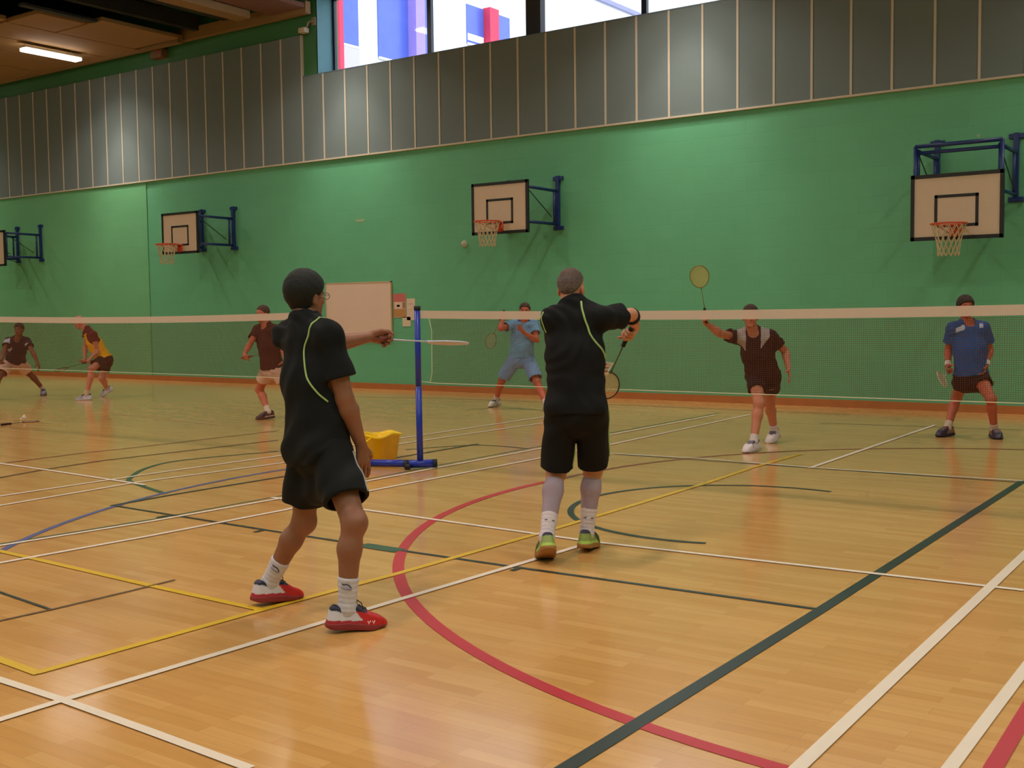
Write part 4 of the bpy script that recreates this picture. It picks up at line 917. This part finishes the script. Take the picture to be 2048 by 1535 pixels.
# ------------------------------------------------------------------ nets and post
netc = mat('net_cord', (112, 66, 36), rough=.9, var=.1)
tape = mat('net_tape', (226, 200, 186), rough=.8, var=.03)
tape.node_tree.nodes['Principled BSDF'].inputs['Alpha'].default_value = .64
cordw = mat('net_edge_cord', (206, 196, 170), rough=.8)
def bnet(xa, xb, y, zb, label, sag=.028, margin=.13):
    t = empty('badminton_net', (xa, y, zb), label, 'badminton net')
    L_ = xb - xa
    zt = lambda x: 1.545 - sag*4*((x-xa)/L_)*(1-(x-xa)/L_)
    xs = np.linspace(xa, xb, 33); tm = []; tf = []
    for x in xs:
        q = zt(x)
        tm += [(x, y-.006, q), (x, y-.006, q-.075), (x, y+.006, q-.075), (x, y+.006, q)]
    for i in range(32):
        for j in range(4):
            a, b = i*4+j, i*4+(j+1) % 4
            tf.append((a, b, b+4, a+4))
    mesh_obj('top_tape', tm, tf, tape, t)
    MB().tube([(x, y, zb + (0 if margin < x-xa < L_-margin else .012)) for x in xs], .004, 6).obj('bottom_cord', cordw, t)
    for x in (xa+margin, xb-margin):
        MB().tube([(x - (.03 if x < (xa+xb)/2 else -.03), y, 1.47), (x+.004, y, 1.35), (x, y, (1.47+zb)/2), (x-.002, y, zb+.1), (x-.03, y, zb)], .004, 6).obj('side_cord', cordw, t)
    n_ = MB(); st = .0155; cr = NETR
    k = int((L_-2*margin)/st)
    for i in range(k+1):
        x = xa + margin + i*(L_-2*margin)/k
        n_.tube([(x, y, zt(x)-.07), (x, y, zb)], cr, 3)
    rows = int((1.47-zb)/st)
    for i in range(1, rows+1):
        f_ = i/(rows+1)
        n_.tube([(x, y, zb + (zt(x)-.075-zb)*f_) for x in np.linspace(xa+margin, xb-margin, 17)], cr, 3)
    n_.obj('mesh', netc, t)
    return t
NETR = .00115
bnet(-.06, 6.16, 0.0, .845, 'badminton net stretched right from the blue post across the near court')
bnet(-7.75, -1.62, 0.02, .845, 'badminton net of the left court running out of the picture at left')
def post(x, y, rz, label, leg_end=True):
    t = empty('net_post', (x, y, 0), label, 'net post')
    pb = mat('post_blue', (30, 50, 168), rough=.35, var=.05); pk = mat('post_black', (24, 22, 26), rough=.6)
    MB().tube([(x, y, .03), (x-.005, y, .80)], .031, 16).tube([(x-.005, y, .80), (x-.005, y, 1.555)], .029, 16).obj('pole', pb, t, True)
    MB().tube([(x-.005, y, .80), (x-.005, y, .806)], .033, 16).obj('collar', mat('post_joint', (150, 150, 170), rough=.3), t)
    MB().tube([(x-.005, y, 1.552), (x-.005, y, 1.59)], .033, 14).obj('cap', pk, t, True)
    bs = MB(); c, s_ = math.cos(rz), math.sin(rz)
    at = lambda a, b, z: (x + a*c - b*s_, y + a*s_ + b*c, z)
    bs.tube([at(-.12, 0, .05), at(.13, 0, .05)], .04, 12)
    bs.tube([at(-.02, 0, .05), (x-.53, y-.168, .042) if leg_end else (x+.30, y+.30, .042)], .036, 12)
    bs.obj('base', pb, t, True)
    MB().tube([at(-.16, 0, .05), at(-.115, 0, .05)], .042, 12).obj('end_cap', pk, t, True)
    MB().tube([at(.125, 0, .05), at(.165, 0, .05)], .042, 12).obj('end_cap', pk, t, True)
    for b in (-.05,):
        MB().tube([at(-.15, -.05, .03), at(-.10, -.05, .03)], .028, 14).obj('wheel', pk, t, True)
    if leg_end: MB().tube([(x-.52, y-.165, .04), (x-.60, y-.19, .04)], .04, 12).obj('end_cap', pk, t, True)
post(-.10, .0, .75, 'blue net post with wheeled T-shaped base, between the two black-shirted players')
# the left court's post stands behind the black-haired player
post(-1.66, .02, .75, 'blue net post of the left court, hidden behind the black-haired player', False)

# yellow tub
def tub(cx, cy, rz, label):
    o = empty('plastic_tub', (cx, cy, 0), label, 'tub')
    ym = mat('yellow_plastic', (255, 208, 12), rough=.35, var=.04)
    def ring(w, d, z, wav=0.0, n=48):
        out = []
        for i in range(n):
            t = 2*math.pi*i/n; c_, s_ = math.cos(t), math.sin(t)
            k = (abs(c_)**5 + abs(s_)**5) ** (-1/5)
            x, y = w*k*c_, d*k*s_
            zz = z + wav*math.cos(4*t)
            out.append((cx + x*math.cos(rz) - y*math.sin(rz), cy + x*math.sin(rz) + y*math.cos(rz), zz))
        return out
    rs = [ring(.185, .12, .0), ring(.20, .135, .006), ring(.235, .165, .25, .010), ring(.255, .185, .255, .014), ring(.258, .188, .272, .014), ring(.242, .172, .275, .014), ring(.23, .16, .25, .010), ring(.19, .125, .02)]
    vs = [p for r_ in rs for p in r_]; fs = []; n = 48
    for i in range(len(rs)-1):
        for j in range(n): fs.append((i*n+j, i*n+(j+1) % n, (i+1)*n+(j+1) % n, (i+1)*n+j))
    fs.append(tuple(range(n))[::-1]); fs.append(tuple((len(rs)-1)*n + j for j in range(n)))
    mesh_obj('tub_body', vs, fs, ym, o, True)
    for sg in (-1, 1):
        pr = [(a, b) for a, b in ((.0, -.07), (.05, -.05), (.055, 0), (.05, .05), (.0, .07))]
        MB().tube([(cx + (sg*(.245+a))*math.cos(rz) - b*math.sin(rz), cy + (sg*(.245+a))*math.sin(rz) + b*math.cos(rz), .255 - a*.6) for a, b in pr], .011, 8).obj('handle', ym, o, True)
tub(-.93, .31, 1.75, 'yellow plastic tub on the floor left of the blue post')

# ------------------------------------------------------------------ the players
REST = [(.35, .45, .3), (.40, .5, .35), (.45, .55, .4), (.5, .6, .4)]
FIST = [(1.15, 1.35, .8)] * 4
OPEN = [(.12, .18, .12), (.15, .2, .15), (.2, .25, .15), (.25, .3, .2)]
def Jn(k): return {a: (np3(v) if isinstance(v, list) else v) for a, v in DATA['people'][k].items()}
RGT = np.array([.815, .58, 0]); AWY = np.array([-.58, .815, 0])
def tube_part(name, pts, r, m, parent, n=8): return MB().tube(pts, r, n).obj(name, m, parent, True)
lime = mat('lime_piping', (168, 198, 122), rough=.6, var=.03)

def band(J, k, t0, t1, r, rgb, root, name='wristband', joint='wri', par='elb'):
    a, b = J[k+par], J[k+joint]; p0, p1 = a + (b-a)*t0, a + (b-a)*t1
    ax = unit(b - a)
    return MB().lathe([(r*.82, 0), (r*.98, .002), (r, .3*np.linalg.norm(p1-p0)), (r, .7*np.linalg.norm(p1-p0)), (r*.98, np.linalg.norm(p1-p0)-.002), (r*.82, np.linalg.norm(p1-p0))], p0, 20, ax).obj(name, mat(name + '_%d' % rgb[0], rgb, rough=.9), root, True)

ONLY = None
def want(k): return ONLY is None or k in ONLY

# near player with the racket held out in his left hand
if want('A'):
    J = Jn('A'); rax = unit(RGT*.80 + AWY*.56 - UP*.075)
    A = build_person('A', 'black-haired person in glasses, black shirt and shorts, left arm stretched out with a racket', dict(
        skin=(148, 96, 76), hairc=(14, 12, 12), girth=1.0, arm=1.16, hand=1.10,
        hair=dict(cols=((10, 10, 11), (8, 8, 9)), t=.020, y=.090, z=.066, rough=.6, low=-.125, slope=1.1), stubble=.3,
        shirt=dict(c=(19, 20, 24), hem=-.17, sleeve=.66, sw=.083, flare=1.02),
        shorts=dict(c=(17, 18, 21), len=(.70, .72), w=.114, full=True),
        sock=dict(c=(214, 206, 226), h=.155),
        shoe=dict(upper=(226, 214, 232), toe=(214, 34, 40), collar=(34, 30, 62), accent=(186, 40, 58), sole=(150, 46, 54), laces=(24, 22, 40), h=.005),
        handR=dict(side=J['sfac'], curl=[(.15, .3, .2), (.2, .32, .22), (.25, .35, .25), (.3, .4, .25)]), handL=dict(dir=unit(RGT*.7 + AWY*.7), side=rax*.8 + UP*.35, curl=[(1.0, 1.2, .7)]*4, thumb=(.5, .5, .6), tcurl=.7)), h=.0055)
    H = A['hands']['L'][1]
    racket('badminton racket held out flat, edge-on, by the black-haired player', H['grip'] - rax*.125, rax, UP*1.0 + AWY*.10, (206, 200, 226), (150, 84, 74), (210, 200, 190))
    root = A['root']
    # piping round the right sleeve and a trace on the left shoulder
    def pipe(fn, pts, r=.0048): return tube_part('piping', snap(fn, spline(pts, 8), .002), r, lime, A['shirt'])
    N_, S_, E_ = J['neck'], J['Rsh'], J['Relb']; sx = A['sx']; sf = A['fac']; sp_ = A['spine']
    bk = -J['sfac']
    pipe(A['shirt_fn'], [S_ - sx*.03 - bk*.10 - UP*.02, S_ - sx*.045 - bk*.03 + UP*.07, S_ - sx*.055 + bk*.05 + UP*.05, S_ - sx*.06 + bk*.11 - UP*.03, S_ - sx*.055 + bk*.12 - UP*.11, S_ - sx*.03 + bk*.12 - UP*.19, S_ + sx*.005 + bk*.09 - UP*.26, S_ + sx*.03 + bk*.04 - UP*.32])
    S2 = J['Lsh']
    pipe(A['shirt_fn'], [S2 - sx*.055 - bk*.01 + UP*.02, S2 - sx*.07 + bk*.02 - UP*.03, S2 - sx*.07 + bk*.03 - UP*.08], .003)
    # pale piping on the right side of the shorts
    H_, K_ = J['Rhip'], J['Rknee']
    tube_part('piping', snap(A['shorts_fn'], spline([H_ + A['hx']*.12 + J['fac']*.06 + (K_-H_)*t for t in (.0, .2, .4, .62)], 6), .002), .004, mat('grey_piping', (168, 166, 170), rough=.7), A['shorts'])
    # glasses
    g = A['hp']; gm = mat('spectacle_frame', (96, 84, 78), rough=.3)
    gb = MB()
    for sg in (1, -1):
        gb.tube([g(sg*.033 + .024*math.cos(t), .108, .0 + .017*math.sin(t)) for t in np.linspace(0, 2*math.pi, 20, endpoint=False)], .0016, 6, True)
        gb.tube([g(sg*.057, .107, .005), g(sg*.077, .05, .006), g(sg*.080, -.01, .004), g(sg*.078, -.03, -.012)], .0018, 6)
    gb.tube([g(-.009, .110, .002), g(0, .113, .004), g(.009, .110, .002)], .0016, 6)
    gb.obj('glasses', gm, root, True)
    # marks on shoe and socks
    sw = A['shoe']['R']; wm = mat('white_mark', (246, 240, 240), rough=.5)
    for i, x in enumerate((.098, .116)):
        pts = snap(sw['fn'], [sw['w'](x + a, .05, z) for a, z in ((-.006, .044), (0, .034), (.006, .046))] , .001)
        pts2 = snap(sw['fn'], [sw['w'](x, .05, .034), sw['w'](x - .004, .05, .024)], .001)
        MB().tube(pts, .0022, 6).tube(pts2, .0022, 6).obj('logo', wm, sw['obj'], True)
    for k in 'RL':
        K, Ak = J[k+'knee'], J[k+'ank']; ax = unit(K - Ak); vd = unit(np.array([.5, -.8, 0])); vd = unit(vd - ax*(vd @ ax)); sd = np.cross(ax, vd)
        sk = lambda P, k=k: np.asarray(A['leg'](P, k, .0062, False))
        q = lambda a, z: Ak + ax*z + vd*.05 + sd*a
        MB().tube(snap(sk, spline([q(-.024, .128), q(-.014, .124), q(-.004, .127), q(.010, .122), q(.022, .110)], 5), .0008), .0024, 6).obj('logo', mat('navy_mark', (40, 36, 70), rough=.8), A['sock'][k], True)
        MB().tube(snap(sk, spline([q(-.026, .108), q(0, .105), q(.024, .103)], 5), .0006), .0040, 6).obj('logo', mat('grey_mark', (160, 150, 186), rough=.8), A['sock'][k], True)

# server seen from behind
if want('B'):
    J = Jn('B')
    rb = unit(np3(DATA['rackB']))
    B = build_person('B', 'grey-haired person in black seen from behind, right elbow raised, serving with a racket', dict(
        skin=(206, 140, 112), hairc=(84, 66, 58), headscale=1.0,
        hair=dict(cols=((86, 62, 54), (104, 90, 92)), t=.005, y=.055, z=.085, rough=.5, low=-.075),
        shirt=dict(c=(21, 20, 24), hem=-.10, sleeve=.60, sw=.078),
        shorts=dict(c=(18, 17, 21), len=(.90, .93), w=.100),
        sock=dict(c=(224, 206, 218), h=.155), sleeve=(168, 146, 164),
        shoe=dict(upper=(150, 166, 84), toe=(70, 84, 52), collar=(36, 30, 66), accent=(186, 214, 96), sole=(172, 118, 64), h=.005),
        handR=dict(side=rb, dir=J['Rtip'] - J['Rwri'], curl=[(1.0, 1.2, .8)]*4, thumb=(.5, .5, .5), tcurl=.6), handL=dict(side=UP, curl=[(.5, .6, .4)]*4, thumb=(.6, .5, .4))), h=.0055)
    H = B['hands']['R'][1]
    racket('badminton racket pointing down from the grey-haired server\'s right hand', H['grip'] - rb*.07, rb, unit(np.array([7.05, -8.49, 1.5]) - H['grip']) + RGT*.2, (64, 66, 40), (40, 34, 30), (214, 176, 128), thick=.0016)
    HL = B['hands']['L'][1]
    shuttle('white shuttlecock held at the server\'s waist beside the racket head', np3(DATA['shutB']), np3([.15, .1, .95]))
    band(J, 'R', .06, .20, .056, (32, 24, 24), B['root'], 'elbow_strap')
    N_, S_ = J['neck'], J['Rsh']; sx = B['sx']; bk = -J['sfac']; sp_ = B['spine']
    tube_part('piping', snap(B['shirt_fn'], spline([N_ + sx*.048 + bk*.06 + UP*.045, N_ + sx*.085 + bk*.13 - UP*.06, N_ + sx*.118 + bk*.13 - UP*.15, N_ + sx*.146 + bk*.10 - UP*.235, N_ + sx*.165 + bk*.05 - UP*.31], 8), .002), .0065, lime, B['shirt'])
    S2 = J['Lsh']
    tube_part('piping', snap(B['shirt_fn'], spline([S2 - sx*.02 + bk*.02 + UP*.03, S2 - sx*.05 + bk*.05 - UP*.03, S2 - sx*.05 + bk*.05 - UP*.08], 8), .002), .004, lime, B['shirt'])
    H_, K_ = J['Rhip'], J['Rknee']
    tube_part('piping', snap(B['shorts_fn'], spline([H_ + sx*.15 + (K_-H_)*t for t in (.05, .3, .55, .8)], 6), .002), .0045, lime, B['shorts'])
    H_, K_ = J['Lhip'], J['Lknee']
    tube_part('piping', snap(B['shorts_fn'], spline([H_ + sx*.12 + bk*.03 + (K_-H_)*t for t in (.62, .75, .9)], 6), .002), .004, lime, B['shorts'])
    for k in 'RL':
        K, Ak = J[k+'knee'], J[k+'ank']; ax = unit(K - Ak); vd = unit(np.array([.58, -.81, 0])); vd = unit(vd - ax*(vd @ ax)); sd = np.cross(ax, vd)
        sk = lambda P, k=k: np.asarray(B['leg'](P, k, .0062, False))
        q = lambda a, z: Ak + ax*z + vd*.05 + sd*a
        for a0 in (-.035, .012): MB().tube(snap(sk, [q(a0, .098), q(a0+.010, .094), q(a0+.020, .100)], .0008), .0026, 6).obj('logo', mat('dark_mark', (60, 50, 60), rough=.8), B['sock'][k], True)

def vdir(px): return np3(px)
if want('P'):
    J = Jn('P')
    def paintP(P, c, J, X):
        g_ = np.array(lin((170, 158, 160))[:3])
        rel = P - J['neck']
        x = rel @ X['sx']; y = rel @ J['sfac']; z = rel @ X['spine']
        ax_ = np.abs(x); m = (ax_ > .08) & (ax_ < .172) & (z > -.15 + 1.0*(ax_ - .08)) & (y > -.03)
        c[m] = g_
    rp = unit(np3(DATA['rackP']))
    Pp = build_person('P', 'person in dark maroon shirt lunging at the net, racket raised upright in front', dict(
        skin=(196, 122, 96), hairc=(66, 46, 36), hair=dict(cols=((70, 48, 38), (60, 42, 34)), t=.012),
        shirt=dict(c=(44, 20, 26), hem=-.05, sleeve=.52, sw=.074, paint=paintP),
        shorts=dict(c=(36, 18, 24), len=(.52, .50), w=.098), sock=dict(c=(214, 196, 200), h=.08),
        shoe=dict(upper=(226, 208, 214), toe=(228, 210, 216), collar=(92, 80, 104), accent=(214, 196, 206), sole=(200, 178, 176)),
        handR=dict(side=rp, dir=J['Rtip'] - J['Rwri'] + np.array([0, 0, .02]), curl=FIST, thumb=(.4, .6, .6), tcurl=.7), handL=dict(side=J['fac'], curl=OPEN)))
    H = Pp['hands']['R'][1]
    racket('badminton racket held upright above the net tape by the maroon-shirted lunger', H['grip'] - rp*.06, rp, J['fac'], (120, 128, 70), (34, 26, 26), (196, 186, 110), thick=.0022)
    mk = MB(); q = snap(Pp['shorts_fn'], [J['Lhip'] + (J['Lknee']-J['Lhip'])*.42 + J['fac']*.12 + Pp['hx']*a for a in (-.025, .025)], .001)
    mk.tube(q, .006, 6).obj('logo', mat('grey_mark_2', (150, 120, 126), rough=.8), Pp['shorts'], True)

if want('R'):
    J = Jn('R')
    def paintR(P, c, J, X):
        wv = np.array(lin((200, 206, 232))[:3]); rel = P - J['neck']
        x = rel @ X['sx']; y = rel @ J['sfac']; z = rel @ X['spine']
        m = (x > .07) & (x < .17) & (y > .0) & (np.abs(z + .02 + .35*(x-.07)) < .028); c[m] = wv
        m = (x < -.10) & (x > -.145) & (y > .0) & (np.abs(z + .025) < .024); c[m] = wv
    rr = unit(np3(DATA['rackR']))
    Rr = build_person('R', 'person in blue polo and dark shorts standing feet apart at far right, arms down', dict(
        skin=(186, 96, 74), hairc=(56, 38, 30), hair=dict(cols=((62, 42, 34), (52, 36, 30)), t=.020, y=.086, z=.060), girth=1.06,
        shirt=dict(c=(32, 84, 150), hem=.03, sleeve=.62, sw=.080, paint=paintR, vneck=True),
        shorts=dict(c=(40, 18, 22), len=(.37, .37), w=.108), sock=dict(c=(206, 180, 168), h=.085),
        shoe=dict(upper=(150, 92, 84), toe=(60, 44, 66), collar=(110, 70, 66), accent=(130, 84, 80), sole=(46, 36, 56)),
        handR=dict(side=rr, curl=FIST, thumb=(.4, .6, .6), tcurl=.7), handL=dict(side=J['fac'], curl=REST)))
    H = Rr['hands']['R'][1]
    racket('badminton racket hanging low beside the blue polo player', H['grip'] - rr*.06, rr, UP*.3 - AWY + RGT*.3, (206, 190, 160), (120, 40, 30), (170, 160, 140), thick=.0016)
    for k in 'RL': band(J, k, .72, .96, .040, (228, 206, 200), Rr['root'])

if want('Blue'):
    J = Jn('Blue'); rl = unit(np3(DATA['rackBlue']))
    def paintB(P, c, J, X):
        rel = P - J['neck']; z = rel @ X['spine']; x = rel @ X['sx']
        m = (z > .0) & (np.abs(x) < .09); c[m] = np.array(lin((60, 70, 130))[:3])
    Bl = build_person('Blue', 'person in pale blue shirt and shorts behind the net, fist raised, other arm across chest', dict(
        skin=(192, 98, 72), hairc=(70, 48, 36), hair=dict(cols=((74, 54, 42), (66, 46, 36)), t=.010), girth=1.05, belly=.10,
        shirt=dict(c=(112, 164, 206), hem=-.02, sleeve=.55, sw=.082, paint=paintB), shorts=dict(c=(120, 158, 204), len=(.86, .86), w=.112),
        sock=dict(c=(214, 194, 190), h=.09), shoe=dict(upper=(196, 180, 180), toe=(206, 192, 184), collar=(60, 52, 52), accent=(150, 140, 140), sole=(170, 150, 130)),
        handR=dict(side=rl, dir=UP*.8+RGT*.2, curl=FIST, thumb=(.4, .6, .6), tcurl=.7), handL=dict(side=UP, curl=OPEN)))
    H = Bl['hands']['R'][1]
    racket('badminton racket dangling from the raised fist of the pale blue player', H['grip'] - rl*.06, rl, -AWY*.8 + RGT*.5, (120, 116, 84), (60, 40, 36), (170, 160, 120), thick=.0012)

if want('L3'):
    J = Jn('L3'); r3 = unit(np3(DATA['rackL3']))
    L3 = build_person('L3', 'person in maroon polo and white shorts beyond the left net, beside the near player', dict(
        skin=(190, 104, 76), hairc=(80, 52, 40), hair=dict(cols=((84, 52, 42), (74, 48, 38)), t=.008),
        shirt=dict(c=(66, 24, 24), hem=-.02, sleeve=.55, sw=.078, vneck=True), shorts=dict(c=(216, 176, 160), len=(.52, .52), w=.108),
        sock=dict(c=(214, 186, 172), h=.10), shoe=dict(upper=(84, 48, 48), toe=(82, 40, 36), collar=(70, 40, 42), accent=(196, 160, 146), sole=(92, 50, 36)),
        handR=dict(side=r3, curl=FIST, thumb=(.4, .6, .6), tcurl=.7), handL=dict(side=J['fac'], curl=REST)))
    H = L3['hands']['R'][1]
    racket('badminton racket held level at the waist by the maroon polo player', H['grip'] - r3*.06, r3, UP, (120, 60, 44), (160, 50, 40), (150, 120, 90), thick=.0009)

if want('Y'):
    J = Jn('Y'); ry = unit(np3(DATA['rackY']))
    def paintY(P, c, J, X):
        rel = P - J['neck']; z = rel @ X['spine']; y = rel @ J['sfac']; x = np.abs(rel @ X['sx'])
        m = (np.linalg.norm(P - J['Lsh'], axis=1) < .15) | (np.linalg.norm(P - J['Rsh'], axis=1) < .15); c[m] = np.array(lin((96, 26, 24))[:3])
        m = (z > -.05); c[m] = np.array(lin((96, 26, 24))[:3])
    Yy = build_person('Y', 'bald person in yellow shirt with maroon shoulders stooping in profile on the left court', dict(
        skin=(204, 128, 104), hairc=(150, 110, 90), girth=1.04,
        shirt=dict(c=(236, 168, 16), hem=.0, sleeve=.34, sw=.080, paint=paintY), shorts=dict(c=(52, 18, 20), len=(.62, .62), w=.112),
        sock=dict(c=(206, 176, 150), h=.10), shoe=dict(upper=(196, 184, 204), toe=(170, 160, 180), collar=(48, 40, 62), accent=(206, 194, 206), sole=(200, 184, 184)),
        handR=dict(side=ry, curl=REST), handL=dict(side=ry, curl=FIST, thumb=(.4, .6, .6), tcurl=.7)))
    H = Yy['hands']['L'][1]
    racket('badminton racket pointing down left from the stooping bald player\'s hands', H['grip'] - ry*.06, ry, UP + AWY*.3, (66, 72, 50), (48, 50, 38), (120, 130, 90), thick=.0008)

if want('L4'):
    J = Jn('L4'); r4 = unit(np3(DATA['rackL4']))
    def paint4(P, c, J, X):
        rel = P - J['Rsh']; a = unit(J['Relb'] - J['Rsh']); t = rel @ a; y = rel @ J['sfac']
        m = (t > .02) & (t < .13) & (np.abs(rel @ np.cross(a, J['sfac'])) < .04) & (y > .02); c[m] = np.array(lin((196, 190, 206))[:3])
        rel = P - J['Lsh']; a = unit(J['Lelb'] - J['Lsh']); t = rel @ a
        m = (t > .09) & (t < .13) & (np.abs(rel @ np.cross(a, J['sfac'])) < .03); c[m] = np.array(lin((196, 170, 160))[:3])
    L4 = build_person('L4', 'dark-haired person in navy shirt and white shorts, legs wide, at the left edge', dict(
        skin=(130, 74, 50), hairc=(36, 24, 20), hair=dict(cols=((40, 28, 22), (34, 24, 20)), t=.014),
        shirt=dict(c=(40, 26, 40), hem=.04, sleeve=.55, sw=.080, paint=paint4, vneck=True), shorts=dict(c=(222, 178, 160), len=(.72, .70), w=.115),
        sock=dict(c=(190, 168, 150), h=.08), shoe=dict(upper=(70, 56, 78), toe=(120, 100, 116), collar=(44, 36, 56), accent=(150, 130, 140), sole=(70, 56, 70)),
        handR=dict(side=r4, curl=FIST, thumb=(.4, .6, .6), tcurl=.7), handL=dict(side=J['fac'], curl=REST)))
    H = L4['hands']['R'][1]
    racket('badminton racket in the hand of the navy-shirted player at the left edge', H['grip'] - r4*.06, r4, -AWY, (214, 180, 176), (90, 30, 30), (214, 180, 170), thick=.0016)

racket('badminton racket lying on the floor at the left edge', (-8.13, .37, .016), np.array([-.16, .66, -.008]), UP, (70, 44, 20), (60, 20, 14), (190, 140, 90), thick=.001)
shuttle('white shuttlecock on the floor beside the lying racket', np3(DATA['shutF']), np3([.3, .5, .35]))
